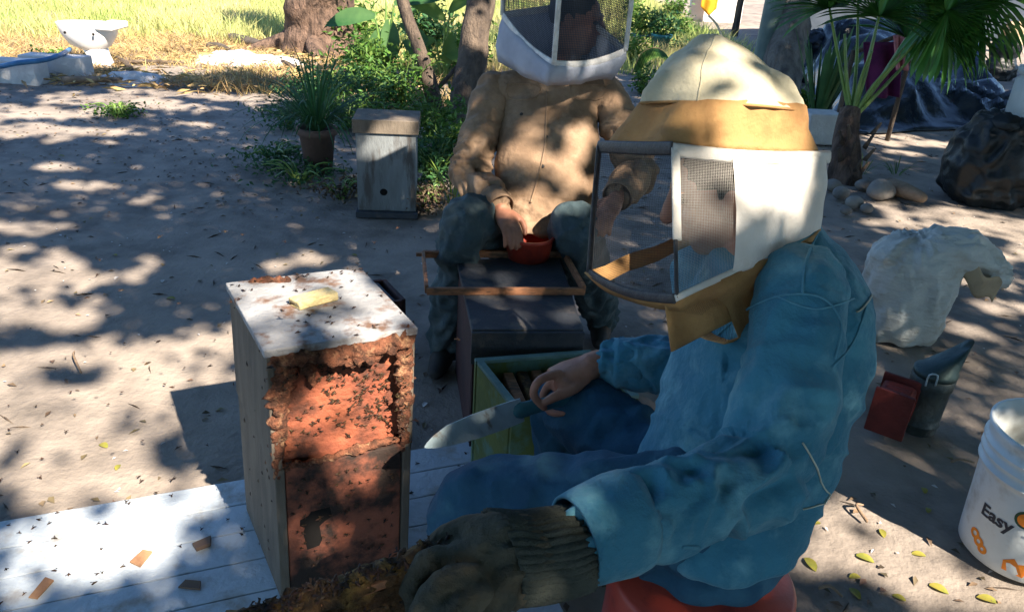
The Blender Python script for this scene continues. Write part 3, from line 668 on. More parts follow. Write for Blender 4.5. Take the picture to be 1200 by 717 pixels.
lug = (f3 - f2).normalized(); bar(f3 + lug * .0, f3 + lug * .025, .014, .012, 'frame_wood', ef, 'lug'); bar(f2 - lug * .0, f2 - lug * .025, .014, .012, 'frame_wood', ef, 'lug')

# open green box
gzt = .40
g0, g3, g2 = G(601, 477, gzt), G(556, 420, gzt), G(692, 410, gzt); g1 = g0 + (g2 - g3)
gb = thing('hive_box', 'open green and yellow painted hive box beside the dark hive', 'hive box', V3((g0.x + g2.x) / 2, (g0.y + g2.y) / 2, 0))
cs = [g0, g1, g2, g3]
for k in range(4):
    a, b = cs[k], cs[(k + 1) % 4]
    if k % 2: a, b = shrink(a, b, .019)
    w_ = wall(a, b, 0, gzt - .01, .018, 'green_paint', gb, 'side_board')
    a, b = cs[k], cs[(k + 1) % 4]
    if k % 2: a, b = shrink(a, b, .021)
    wall(inset(a, (g0 + g2) / 2, 1.003), inset(b, (g0 + g2) / 2, 1.003), gzt - .009, gzt + .002, .020, 'rim_green', gb, 'rim')
gu = (g1 - g0).normalized(); gvv = (g3 - g0).normalized(); gc = (g0 + g2) / 2
for k in range(6):
    c = gc + gu * (-.105 + k * .042); bevobj('comb_frame', box(V3(c.x, c.y, gzt - .12), .03, .215, .16, (gu, UPV.cross(gu), UPV)), 'comb' if k % 2 else 'frame_wood', gb, .004)

# ================================================================== BUCKETS, SMOKER, SACK
def bucket_white():
    c = G(1188, 645, 0)
    b = thing('bucket', 'open white plastic bucket printed with dark and orange lettering', 'bucket', c)
    r0, r1, h = .145, .168, .40; rz = lambda z: r0 + (r1 - r0) * z / h
    prof = [(.02, .004), (r0 - .01, .002), (r0, .012)] + [(rz(z), z) for z in (.05, .1, .15, .2, .26)]
    for z in (.28, .312, .344): prof += [(rz(z), z - .002), (rz(z) + .009, z), (rz(z) + .009, z + .006), (rz(z) + .001, z + .009)]
    prof += [(rz(.37), .37), (rz(h) + .005, h - .012), (rz(h) + .006, h), (rz(h) - .003, h + .001), (rz(.3) - .004, .3), (rz(.1) - .004, .1), (r0 - .006, .012), (.02, .010)]
    obj('bucket_wall', lathe(c, prof, 64), 'bucket_white', b, True)
    view = math.atan2(-c.y, -c.x)                  # towards the camera
    def wrap(me2d, z0, ang0, m, name, lift=.0012, shear=0.0):
        V = []
        for x, y in me2d[0]:
            z = z0 + y + x * shear; r = rz(z) + lift; a = ang0 + x / r; V.append(c + V3(r * math.cos(a), r * math.sin(a), z))
        return obj(name, (V, me2d[1]), m, b)
    def text2d(s, size, bold=0.0):
        cu = bpy.data.curves.new('t', 'FONT'); cu.body = s; cu.size = size; cu.offset = bold; o = bpy.data.objects.new('t', cu); COL.objects.link(o)
        me = bpy.data.meshes.new_from_object(o.evaluated_get(bpy.context.evaluated_depsgraph_get())); bm = bmesh.new(); bm.from_mesh(me)
        bmesh.ops.triangulate(bm, faces=bm.faces); bmesh.ops.subdivide_edges(bm, edges=[e for e in bm.edges if e.calc_length() > .008], cuts=2)
        bmesh.ops.triangulate(bm, faces=bm.faces)
        bm.verts.index_update(); r = [(v.co.x, v.co.y) for v in bm.verts], [[v.index for v in f.verts] for f in bm.faces]; bm.free(); bpy.data.objects.remove(o); return r
    def disc(cx, cy, r, n=24, ry=None, squash=None): return [(cx, cy)] + [(cx + r * math.cos(2 * math.pi * k / n), cy + (ry or r) * math.sin(2 * math.pi * k / n)) for k in range(n)], [(0, 1 + k, 1 + (k + 1) % n) for k in range(n)]
    a0 = view - .72
    wrap(text2d('Easy', .052, .0016), .148, a0, 'ink_dark', 'lettering')
    wrap(text2d('-Fries', .052, .0016), .148, a0 + .108 / .138, 'ink_orange', 'lettering')
    wrap(text2d('la fruta facil', .014, .0004), .128, a0 + .02, 'ink_green', 'lettering') if False else None
    wrap(disc(0, 0, .027), .205, a0 + .098 / .138, 'ink_green', 'emblem'); wrap(disc(0, 0, .020), .205, a0 + .098 / .138, 'ink_orange', 'emblem', .0022)
    for dx, dy, r_ in ((0, 0, .014), (.016, -.012, .014), (.026, -.03, .015)): pass
    loop = MB()
    def ann(cx, cy, ro, ri, n=20): return [(cx + r * math.cos(2 * math.pi * k / n), cy + r * math.sin(2 * math.pi * k / n)) for r in (ro, ri) for k in range(n)], [(k, (k + 1) % n, n + (k + 1) % n, n + k) for k in range(n)]
    A = [[], []]
    for an in (ann(.012, .078, .016, .007), ann(.03, .064, .016, .006), ann(.046, .05, .014, .005)): o_ = len(A[0]); A[0] += an[0]; A[1] += [tuple(i + o_ for i in f) for f in an[1]]
    wrap(A, 0, a0 - .05, 'ink_orange', 'emblem')
    cup = [(.10, .030), (.15, .026), (.158, .052), (.146, .07), (.132, .064), (.12, .078), (.108, .068), (.097, .06)]
    wrap((cup, [tuple(range(8))]), 0, a0 - .02, 'ink_orange', 'emblem')
    # wire handle lying against the wall
    P = [c + V3(math.cos(a) * (rz(.29) + .012), math.sin(a) * (rz(.29) + .012), .29 - .19 * math.sin((a - view - .3) / 2.9 * math.pi)) for a in np.linspace(view + .3, view + 3.2, 9)]
    obj('handle', tube(P, .0022, 6, 3), 'steel', b, True)
bucket_white()

def bucket_red():
    c = D(824, 665, 1.42); c.z = 0; b = thing('bucket', 'upturned red plastic bucket used as a seat', 'bucket', c)
    r0, r1, h = .184, .170, .455
    prof = [(r0 + .006, 0), (r0 + .006, .02), (r0 - .002, .024), (r0 - .003, .06), (r0 + .003, .063), (r0 + .003, .072), (r0 - .005, .075)] + [(r0 + (r1 - r0) * z / h - .003, z) for z in (.15, .25, .35)] + [(r1, h - .012), (r1 - .008, h), (.02, h)]
    obj('bucket_wall', lathe(c, prof, 56), 'red_plastic', b, True)
bucket_red()

def smoker():
    c = G(1072, 500, 0); c.z = 0
    s = thing('bee_smoker', 'dark metal bee smoker with conical lid and red bellows', 'smoker', c)
    lean = V3(.03, .0, 1).normalized(); r = .066; h = .215
    sec = lambda z, rr: (c + lean * z, V3(1, 0, 0) * rr, V3(0, 1, 0) * rr)
    obj('can', capped(rings([sec(.0, r * .96), sec(.006, r), sec(.03, r), sec(.033, r + .003), sec(.04, r + .003), sec(.043, r), sec(h * .8, r), sec(h * .8 + .004, r + .003), sec(h, r + .004), sec(h + .003, r)], 32), 32), 'smoker_metal', s, True)
    # slanted cone lid leaning to the right with its spout
    tip = c + V3(.125, -.01, h + .115)
    L = rings([sec(h + .003, r + .003), sec(h + .022, r + .004)] + [(V3(c.x + .006 + .072 * t, c.y, h + .022 + .10 * t), V3(.066 - .048 * t, 0, .004 + .016 * t), V3(0, .066 - .044 * t, 0)) for t in (.05, .35, .65, .95, 1.0)], 32)
    obj('lid', capped(L, 32), 'smoker_lid', s, True)
    obj('lid_hook', tube([c + V3(-.05, -.062, h - .01), c + V3(-.052, -.066, h + .035), c + V3(-.028, -.072, h + .038), c + V3(-.022, -.068, h - .005)], .003, 6, 3), 'steel', s, True)
    # wedge shaped bellows of two boards and red hide
    bc = c + V3(-.118, -.035, .0); u = V3(-.82, .57, 0).normalized(); v = V3(.57, .82, 0).normalized()
    def wedge(a0, a1, z0, z1, w0, w1): return hexa([bc + v * a0 - u * w0 + V3(0, 0, z0), bc + v * a1 - u * w0 + V3(0, 0, z0), bc + v * a1 + u * w0 + V3(0, 0, z0), bc + v * a0 + u * w0 + V3(0, 0, z0), bc + v * a0 - u * w1 + V3(0, 0, z1), bc + v * a1 - u * w1 + V3(0, 0, z1), bc + v * a1 + u * w1 + V3(0, 0, z1), bc + v * a0 + u * w1 + V3(0, 0, z1)])
    bevobj('bellows_board', wedge(.034, .046, .004, .20, .062, .062), 'bellows', s)
    bevobj('bellows_board', wedge(-.075, -.063, .02, .19, .062, .062), 'bellows', s)
    bel = []
    for k in range(7):
        a = -.063 + k * .0162; w = .055 if k % 2 else .046; zz = .008 if k % 2 else .016
        bel.append((bc + v * a + V3(0, 0, .10), u * w, V3(0, 0, .088 - zz * .7), 8))
    obj('bellows_hide', capped(rings(bel, 28), 28), 'bellows', s)
    obj('bracket', box(bc + v * .056 + V3(0, 0, .06), .022, .02, .012, (v, u, UPV)), 'smoker_metal', s)
smoker()

def sack():
    c = G(1062, 400, 0); c = V3(c.x - .02, c.y + .08, 0)
    s = thing('sack', 'full white woven plastic sack with its mouth folded over', 'sack', c)
    sec = [(c + V3(0, 0, .0), V3(.14, 0, 0), V3(0, .13, 0), 2.6), (c + V3(0, 0, .04), V3(.165, 0, 0), V3(0, .155, 0), 2.6), (c + V3(0, 0, .16), V3(.17, 0, 0), V3(0, .16, 0), 2.4), (c + V3(-.0, 0, .28), V3(.175, 0, 0), V3(0, .16, 0), 2.3), (c + V3(.0, .0, .37), V3(.185, 0, 0), V3(0, .16, 0), 2.2), (c + V3(.02, 0, .42), V3(.165, 0, 0), V3(0, .13, 0), 2.2), (c + V3(.02, 0, .445), V3(.09, 0, 0), V3(0, .07, 0), 2.2)]
    fold = [c + V3(.06, -.02, .40), c + V3(.16, -.03, .415), c + V3(.26, -.02, .36), c + V3(.37, .02, .30)]
    me = fuse([capped(rings(sec, 32), 32), tube(fold, [.10, .085, .075, .055], 14, 4, True, hint=(0, 0, 1), flat=1.25)], .011, 5)
    wrinkle(me, [([c + V3(0, 0, 0), c + V3(0, 0, .44)], [.8, 1.2]), (fold, [.5, 1, 1.3, 1])], .013, 6, 5.0, 3, .004)
    obj('sack_body', me, 'sack', s, True)
    lip = lambda a, b: c + V3(.13 + .16 * a, -.10 - .05 * math.sin(a * 2) + .02 * b, .42 - .10 * a - .10 * b + .02 * math.sin(a * 9))
    obj('mouth_lining', solid(sheet(lip, 14, 5), .004), 'sack_tan', s, True)
sack()

# ================================================================== PEOPLE
def head_mesh(c, fw, up, neck_to):
    fw = fw.normalized(); up = (up - fw * up.dot(fw)).normalized(); sd = fw.cross(up); ax = (sd, fw, up)
    P = [ellipsoid(c + up * .03 - fw * .012, ax, (.076, .098, .088), 20, 14), ellipsoid(c - up * .035 + fw * .022, ax, (.060, .070, .075), 18, 12), ellipsoid(c - up * .085 + fw * .052, ax, (.030, .028, .026)),
         tube([c + fw * .088 + up * .028, c + fw * .104 - up * .004, c + fw * .112 - up * .022], [.010, .014, .016], 10, 3, True), ellipsoid(c + fw * .075 + up * .036, ax, (.055, .022, .012)),
         ellipsoid(c + fw * .084 - up * .058, ax, (.024, .012, .006)), ellipsoid(c + fw * .082 - up * .068, ax, (.021, .012, .007)), ellipsoid(c + fw * .06 - up * .02 + sd * .035, ax, (.022, .025, .02)), ellipsoid(c + fw * .06 - up * .02 - sd * .035, ax, (.022, .025, .02)),
         tube([c - up * .03 - fw * .02, c - up * .11 - fw * .01, Vector(neck_to)], [.058, .056, .07], 16, 4)]
    for s in (-1, 1): P.append(ellipsoid(c + sd * s * .078 - fw * .012 + up * .0, (sd, (fw * .9 - up * .3).normalized(), up), (.010, .02, .032)))
    return P, ax
def face_bits(root, c, ax):
    sd, fw, up = ax
    for s in (-1, 1): obj('eye', ellipsoid(c + sd * s * .031 + fw * .080 + up * .014, ax, (.011, .009, .008), 10, 6), 'eye', root, True)
    cap = [v for v in ellipsoid(c + up * .036 - fw * .02, ax, (.082, .099, .092), 20, 14)]
    V, F = cap; keep = [f for f in F if all((V[i] - c).dot(up) > -.03 + .55 * max((V[i] - c).dot(fw), -.06) + .03 for i in f)]
    obj('hair', solid((V, keep), .004), 'hair', root, True)
def finger(pts, r): return tube(pts, [r * 1.08, r * 1.0, r * .95, r * .78][:len(pts)] if len(pts) == 4 else [r] * len(pts), 10, 3, True)

# ------------------------------------------------------------------ foreground beekeeper
fgL_sh, fgL_el, fgL_wr = D(936, 350, 1.23), D(893, 548, 1.13), D(672, 634, .985)
fgR_sh, fgR_el, fgR_wr = D(838, 318, 1.58), D(832, 432, 1.74), D(712, 424, 1.76)
pel = D(850, 632, 1.44)
fg = thing('person', 'person in blue denim jacket and veiled hat sitting on the red bucket holding a knife', 'person', V3(.345, 1.2, 0))
sa = (fgL_sh - fgR_sh); sa.z = 0; sa.normalize(); fa = V3(sa.y, -sa.x, 0)
if fa.x > 0: fa = -fa
def tsec(px, py, z, a, b, tilt=0, p=2.3): return (D(px, py, z), sa * a, (fa * b + UPV * tilt * b), p)
torso = [tsec(834, 606, 1.42, .165, .135, 0), tsec(838, 594, 1.42, .180, .148, 0), tsec(846, 568, 1.42, .182, .150, -.05), tsec(864, 525, 1.43, .185, .158, -.1), tsec(884, 465, 1.43, .190, .162, -.15), tsec(905, 400, 1.42, .195, .155, -.25), tsec(910, 345, 1.41, .185, .138, -.35), tsec(906, 308, 1.40, .145, .110, -.4), tsec(896, 280, 1.40, .085, .085, -.4)]
jacket = fuse([capped(rings(torso, 32), 32),
               tube([fgL_sh + V3(.02, .05, .01), fgL_sh, fgL_sh.lerp(fgL_el, .5) + V3(.012, 0, 0), fgL_el, fgL_el.lerp(fgL_wr, .45), fgL_el.lerp(fgL_wr, .93)], [.064, .076, .076, .071, .063, .052], 20, 5, True),
               tube([fgR_sh, fgR_sh.lerp(fgR_el, .5), fgR_el, fgR_el.lerp(fgR_wr, .5), fgR_el.lerp(fgR_wr, .92)], [.09, .08, .07, .062, .052], 18, 5, True)], .005, 9)
wrinkle(jacket, [([t[0] for t in torso], [1.0, .8, .9, .7, .5, .35, .3, .2, .2]), ([fgL_sh, fgL_sh.lerp(fgL_el, .5), fgL_el, fgL_el.lerp(fgL_wr, .5), fgL_wr], [.4, .9, 1.5, 1.3, 1.2]), ([fgR_sh, fgR_el, fgR_wr], [.5, 1.3, 1.0])], .0100, 15, 2.6, 11, .002)
jk = obj('jacket', jacket, 'denim', fg, True)
# cuffs, collar, shoulder seam, belt hem
ld = (fgL_wr - fgL_el).normalized(); lo1 = ld.orthogonal().normalized(); lo2 = ld.cross(lo1)
cu = [(fgL_el.lerp(fgL_wr, k), lo1 * r, lo2 * r) for k, r in ((.70, .060), (.74, .0665), (.80, .0655), (.93, .0625), (1.0, .0605))]
cuv = solid(rings(cu, 40), .005); co = np.array([tuple(v) for v in cuv[0]]); cc = np.array(fgL_el.lerp(fgL_wr, .88)); dd = co - cc
co = co + dd / np.linalg.norm(dd, axis=1, keepdims=True) * (.006 * fbm(co[:, 0] * 22, co[:, 1] * 22, co[:, 2] * 22, 2))[:, None]
obj('cuff', ([Vector(v) for v in co], cuv[1]), 'denim', jk, True)
rd = (fgR_wr - fgR_el).normalized(); ro1 = rd.orthogonal().normalized(); ro2 = rd.cross(ro1)
obj('cuff', solid(rings([(fgR_el.lerp(fgR_wr, k), ro1 * r, ro2 * r) for k, r in ((.66, .056), (.70, .061), (.9, .058), (.95, .056))], 28), .004), 'denim', jk, True)
from mathutils.bvhtree import BVHTree
def bvh_of(me): return BVHTree.FromPolygons([v.co.copy() for v in me.vertices], [tuple(p.vertices) for p in me.polygons])
def seam(bv, pts, r, m, root, name='seam', sub=6, lift=.25, toward=None):
    """thin raised line laid on a cloth surface: pts are (px, py) picked on the near side"""
    out = []
    o = Vector((0, 0, CAM_H))
    P = spline([V3(p[0], p[1], 0) for p in pts], sub)
    for p in P:
        d = (D(p.x, p.y, 1) - o).normalized(); h = bv.ray_cast(o, d)
        if h[0] is not None and (not out or (h[0] - out[-1]).length < .2): out.append(h[0] + h[1] * r * lift)
    if len(out) > 2: return obj(name, tube(out, r, 6, 1), m, root, True)
jb = bvh_of(jacket)
seam(jb, [(842, 392), (880, 360), (925, 345), (965, 350), (985, 380), (978, 420)], .0022, 'denim_faded', jk)
seam(jb, [(940, 345), (945, 305), (960, 270)], .0022, 'denim_faded', jk); seam(jb, [(905, 345), (955, 362), (1000, 350)], .0018, 'denim_faded', jk)
seam(jb, [(975, 430), (1000, 400), (1018, 350)], .002, 'denim_faded', jk)
seam(jb, [(800, 640), (870, 642), (930, 625), (975, 590)], .003, 'denim_faded', jk, 'hem_seam')
seam(jb, [(1022, 316), (1021, 345), (1010, 362), (1003, 366)], .0015, 'cord', jk, 'drawstring', lift=1.2)
seam(jb, [(940, 518), (955, 545), (966, 572), (983, 588), (965, 590), (935, 597), (902, 600)], .0015, 'cord', jk, 'drawstring', lift=1.2)
# trousers
hipL, hipR = D(800, 600, 1.36), D(800, 575, 1.60)
kneeL, kneeR = D(556, 592, 1.50), D(662, 470, 1.84)
ankL, ankR = V3(kneeL.x + .0, kneeL.y + .02, .09), V3(kneeR.x + .03, kneeR.y - .02, .09)
trs = fuse([ellipsoid(D(822, 622, 1.48), (sa, fa, UPV), (.18, .16, .085), 20, 12), tube([hipL, hipL.lerp(kneeL, .5), kneeL, kneeL.lerp(ankL, .5), ankL], [.105, .096, .08, .07, .062], 20, 5, True), tube([hipR, hipR.lerp(kneeR, .5), kneeR, kneeR.lerp(ankR, .5), ankR], [.105, .098, .082, .072, .062], 20, 5, True)], .009, 7)
wrinkle(trs, [([hipL, kneeL, ankL], [1.3, .6, 1.2]), ([hipR, kneeR, ankR], [1.3, .6, 1.2])], .011, 12, 2.6, 21, .0015)
obj('trousers', trs, 'jeans', fg, True)
for a in (ankL, ankR):
    obj('boot', fuse([tube([a + V3(.03, 0, .02), a + V3(.0, 0, -.05), a + V3(-.08, .02, -.055), a + V3(-.16, .035, -.062)], [.05, .048, .045, .03], 14, 4, True)], .008, 4), 'boot', fg, True)
# body: head, neck, arms and the bare right hand in one skin
HC = D(850, 228, 1.43); hfw = V3(-.86, .18, -.30); hup = V3(-.30, .05, .95)
hp, hax = head_mesh(HC, hfw, hup, D(898, 320, 1.40))
neck = D(898, 320, 1.40)
kn_h, kn_b, kn_t = D(698, 458, 1.745), D(612, 480, 1.70), D(497, 522, 1.62)
w = fgR_wr
hand = [tube([fgR_el.lerp(fgR_wr, .6), w, D(690, 430, 1.755)], [.034, .031, .033], 14, 4, True),
        capped(rings([(D(706, 426, 1.757), V3(0, .030, 0), V3(0, 0, .024)), (D(685, 432, 1.752), V3(-.008, .040, 0), V3(0, 0, .028)), (D(662, 440, 1.745), V3(-.012, .042, 0), V3(0, 0, .027)), (D(646, 446, 1.74), V3(-.012, .038, 0), V3(0, 0, .022))], 18), 18),
        finger([D(655, 437, 1.715), D(633, 445, 1.69), D(625, 462, 1.69), D(638, 478, 1.70)], .0105),
        finger([D(652, 442, 1.74), D(637, 462, 1.77), D(645, 482, 1.755), D(662, 484, 1.73)], .0105),
        finger([D(660, 447, 1.765), D(650, 468, 1.79), D(660, 486, 1.765), D(677, 484, 1.735)], .010),
        finger([D(672, 450, 1.78), D(664, 470, 1.80), D(676, 484, 1.77), D(690, 480, 1.74)], .009),
        ellipsoid(D(660, 450, 1.715), (V3(1, 0, 0), V3(0, 1, 0), UPV), (.024, .022, .017)), finger([D(690, 440, 1.735), D(672, 456, 1.705), D(652, 464, 1.69), D(641, 470, 1.69)], .0125)]
fgLh = D(612, 650, .94)
arms = [tube([neck, fgR_sh, fgR_el, w], [.05, .04, .034, .030], 12, 4), tube([neck, fgL_sh, fgL_el, fgL_wr, fgLh], [.05, .035, .028, .026, .026], 12, 4), tube([neck, D(905, 430, 1.42), D(862, 560, 1.43)], [.06, .10, .08], 14, 4, True)]
body = fuse(hp + hand + arms, .0038, 4); bd = obj('body', body, 'skin', fg, True); face_bits(bd, HC, hax)
# left glove with ribbed knit cuff
gc = D(565, 664, .90); gd = (fgLh - gc); 
gl = [capped(rings([(D(640, 645, .965), lo1 * .046, lo2 * .046), (D(612, 648, .945), lo1 * .050, lo2 * .046), (D(588, 655, .92), lo1 * .053, lo2 * .042), (D(566, 666, .905), lo1 * .052, lo2 * .028), (D(552, 674, .895), lo1 * .046, lo2 * .016)], 24), 24)]
FG_ = [[(566, 622, .935), (520, 634, .925), (494, 664, .915), (500, 705, .905)], [(556, 645, .905), (506, 656, .89), (482, 690, .88), (490, 730, .875)], [(554, 672, .88), (512, 690, .855), (492, 722, .85), (502, 756, .855)], [(560, 700, .862), (528, 722, .838), (514, 750, .838), (526, 774, .85)]]
for f in FG_: gl.append(tube([D(*p) for p in f], [.0165, .0150, .0135, .012], 12, 4, True))
gl.append(tube([D(590, 690, .90), D(565, 720, .90), D(530, 735, .92), D(505, 728, .935)], [.022, .019, .017, .014], 12, 4, True))
glove = fuse(gl, .0045, 4); wrinkle(glove, [([D(640, 645, .965), D(580, 655, .92), D(528, 682, .89)], [.6, .9, .6])], .007, 26, 3.0, 31, .0022)
gv = obj('glove', glove, 'glove', fg, True)
rib = []
for k in range(33):
    t = k / 32; c = D(585 + 90 * t, 653 - 12 * t + 4 * math.sin(3 * t), .935 + .052 * t); rib.append((c, lo1 * (.0555 - .004 * t), lo2 * (.0555 - .004 * t)))
rv = rings(rib, 144); rv = ([p + (p - rib[i_ // 144][0]).normalized() * (.0022 * math.cos((i_ % 144) / 144 * 2 * math.pi * 36) + .003 * math.sin(i_ // 144 * .35) * math.sin((i_ % 144) / 23)) for i_, p in enumerate(rv[0])], rv[1])
obj('ribbed_cuff', solid(rv, .003), 'knit', gv, True)
# ---- veiled hat
P1, P2, P3 = D(701, 172, 1.42), D(788, 174, 1.20), D(972, 184, 1.37); P4 = P1 + P3 - P2
Q1, Q2, Q3 = D(689, 318, 1.38), D(791, 350, 1.165), D(960, 268, 1.36); Q4 = D(860, 250, 1.58)
vu, vv_ = (P3 - P2), (P1 - P2); vn_ = vu.cross(vv_).normalized(); vn_ = vn_ if vn_.z > 0 else -vn_; Cf = (P1 + P3) / 2
hatn = lambda co: .015 * fbm(co[:, 0] * 13, co[:, 1] * 13, co[:, 2] * 11, 2) + .006 * vn(co[:, 0] * 40, co[:, 1] * 40, co[:, 2] * 8)
hv2 = capped(rings([(Cf + vn_ * .004, vu * .50, vv_ * .50, 7), (Cf.lerp(D(846, 122, 1.37), .16), vu * .487, vv_ * .485, 5.5), (Cf.lerp(D(846, 122, 1.37), .35), vu * .475, vv_ * .47, 4.5), (Cf.lerp(D(846, 122, 1.37), .55), vu * .462, vv_ * .455, 3.6), (Cf.lerp(D(846, 122, 1.37), .75), vu * .45, vv_ * .44, 3.0), (D(846, 126, 1.37), vu * .435, vv_ * .42, 2.4)], 48), 48)
co = np.array([tuple(v) for v in hv2[0]]); cc = np.array(Cf); dd = co - cc; dd /= np.linalg.norm(dd, axis=1, keepdims=True); wt = np.clip(np.abs((co - cc) @ np.array(vn_)) / .02, 0, 1)
co += dd * (wt * hatn(co))[:, None]
hat = obj('hat', ([Vector(v) for v in co], hv2[1]), 'tan_cloth', fg, True)
apex = D(846, 44, 1.375); Cd = D(846, 124, 1.37)
cr = [(Cd + (Cf - Cd) * .06, vu * .446, vv_ * .43, 2.4), (Cd + (apex - Cd) * .12, vu * .435, vv_ * .42, 2.2), (Cd + (apex - Cd) * .40, vu * .375, vv_ * .355, 2), (Cd + (apex - Cd) * .68, vu * .265, vv_ * .25, 2), (Cd + (apex - Cd) * .9, vu * .125, vv_ * .12, 2), (apex - (apex - Cd) * .02, vu * .02, vv_ * .02, 2)]
crs = []
for i_ in range(len(cr) - 1):
    for k in range(4):
        t = k / 4; a, b = cr[i_], cr[i_ + 1]; crs.append((a[0].lerp(b[0], t), a[1].lerp(b[1], t), a[2].lerp(b[2], t), 2.05))
crs.append(cr[-1])
cv = capped(rings(crs, 48), 48); co = np.array([tuple(v) for v in cv[0]]); cc = np.array(Cd); dd = co - cc; dd /= np.linalg.norm(dd, axis=1, keepdims=True)
co += dd * hatn(co)[:, None]
crown = obj('crown', ([Vector(v) for v in co], cv[1]), 'cream_cloth', hat, True)
for k in (6, 18, 30, 42):      # crown seams
    obj('seam', tube([Vector(co[i_ * 48 + k]) * 1 for i_ in range(0, len(crs))], .0016, 5, 1), 'cream_cloth', crown, True)
obj('seam', tube([Vector(co[k % 48]) for k in range(49)], .0025, 5, 1), 'tan_cloth', crown, True)
obj('top_cord', tube([apex, apex + V3(-.012, .0, .02), apex + V3(-.03, 0, .035)], .002, 5, 3), 'cord', crown, True)
def quad(a, b, c, d, bulge=0.0, sag=0.0, ctr=Cf):
    """bilinear patch a-b (top) to d-c (bottom)"""
    def fn(u, v):
        p = a.lerp(b, u).lerp(d.lerp(c, u), v); o = (p - ctr); o.z = 0
        return p + o.normalized() * bulge * math.sin(math.pi * u) * math.sin(math.pi * (.15 + .7 * v)) + V3(0, 0, -sag * math.sin(math.pi * u) * v)
    return fn
def panel(name, fn, m, root, nu=14, nv=12, L=(.3, .2), u0=0.0, u1=1.0, rip=0.0):
    f2 = lambda u, v: fn(u0 + (u1 - u0) * u, v)
    vf = sheet(f2, nu, nv); uv = [(i / nu * L[0], j / nv * L[1]) for j in range(nv + 1) for i in range(nu + 1)]
    if rip: vf = ([p + (p - Cf).normalized() * rip * float(fbm(p.x * 14, p.y * 14, p.z * 14, 2)) for p in vf[0]], vf[1])
    return obj(name, vf, m, root, True, uv)
def tape(name, pts, r, m, root, flat=.35, hint=None): return obj(name, tube(pts, r, 8, 4, False, 0, hint, flat), m, root, True)
front = quad(P1, P2, Q2, Q1, .02, .01); side = quad(P2, P3, Q3, Q2, .05, -.01)
panel('front_net', front, 'net_dark', hat, L=(.26, .21)); panel('side_net', side, 'net_light', hat, L=(.1, .21), u1=.36)
panel('side_cloth', side, 'white_cloth', hat, 30, 24, u0=.335, rip=.014)
panel('back_cloth', quad(P3, P4, Q4, Q3, .03), 'white_cloth', hat, 24, 20, rip=.014); panel('far_net', quad(P4, P1, Q1, Q4, .02), 'net_dark', hat, L=(.26, .2))
ed = lambda fn, v, u0=0, u1=1: [fn(u0 + (u1 - u0) * k / 8, v) for k in range(9)]
ev = lambda fn, u, v0=0, v1=1: [fn(u, v0 + (v1 - v0) * k / 6) for k in range(7)]
up1 = vn_
tape('binding', ed(front, 0), .011, 'tape_dark', hat, .3, up1); tape('binding', ed(front, 1), .008, 'tape_dark', hat, .45, up1); tape('binding', ev(front, 0.02), .007, 'tape_dark', hat, .6)
tape('binding', ed(side, 0.01), .011, 'white_cloth', hat, .35, up1); tape('binding', ev(side, .02, 0, .62), .009, 'white_cloth', hat, .4, vu.normalized()); tape('binding', ev(side, .01, .6, 1), .004, 'tape_dark', hat, .8); tape('binding', ed(side, 1, 0, .4), .006, 'white_cloth', hat, .5, up1)
tape('binding', ed(quad(P3, P4, Q4, Q3, .03), 0), .011, 'white_cloth', hat, .35, up1); tape('binding', ed(quad(P4, P1, Q1, Q4, .02), 0), .011, 'tape_dark', hat, .35, up1)
# tan skirt gathered below the nets
Cq = (Q1 + Q2 + Q3 + Q4) / 4
def ringq(c, k, dz):
    out = []
    corners = [Q1, Q2, Q3, Q4]
    for e in range(4):
        a, b = corners[e], corners[(e + 1) % 4]; fn = (front, side)[e] if e < 2 else None
        for j in range(10):
            p = fn(j / 10, 1) if fn else a.lerp(b, j / 10); out.append(c + (p - Cq) * k + V3(0, 0, dz))
    return out
low_c = D(862, 372, 1.36); RQ = [ringq(Cq, 1.0, 0), ringq(Cq.lerp(low_c, .12), .93, -.012), ringq(Cq.lerp(low_c, .5), .62, -.0), ringq(low_c, .36, -.01), ringq(low_c.lerp(D(905, 360, 1.40), .5), .30, -.02)]
V = [p for r in RQ for p in r]; F = [(i * 40 + k, i * 40 + (k + 1) % 40, (i + 1) * 40 + (k + 1) % 40, (i + 1) * 40 + k) for i in range(len(RQ) - 1) for k in range(40)]
FS = [f for f in F if f[0] < 40 or 12 <= f[0] % 40 < 31 or f[0] >= 120]
sk = solid((V, FS), .003); co = np.array([tuple(v) for v in sk[0]]); co += .008 * np.stack([fbm(co[:, 0] * 18 + s, co[:, 1] * 18, co[:, 2] * 8) for s in (0, 9, 18)], 1) * [1, 1, .4]
obj('veil_skirt', ([Vector(v) for v in co], sk[1]), 'tan_cloth', hat, True)
obj('lower_net', (V, [f for f in F if f not in FS]), 'net_dark', hat, True, [(p.x * 1.0, p.y * 1.0) for p in V])
flap = lambda u, v: D(778 + 78 * u + 8 * v, 352 - 18 * u + (60 - 22 * u) * v, 1.20 + .06 * u + .02 * v + .012 * math.sin(u * 7))
obj('veil_flap', solid(sheet(flap, 12, 8), .003), 'tan_cloth', hat, True)

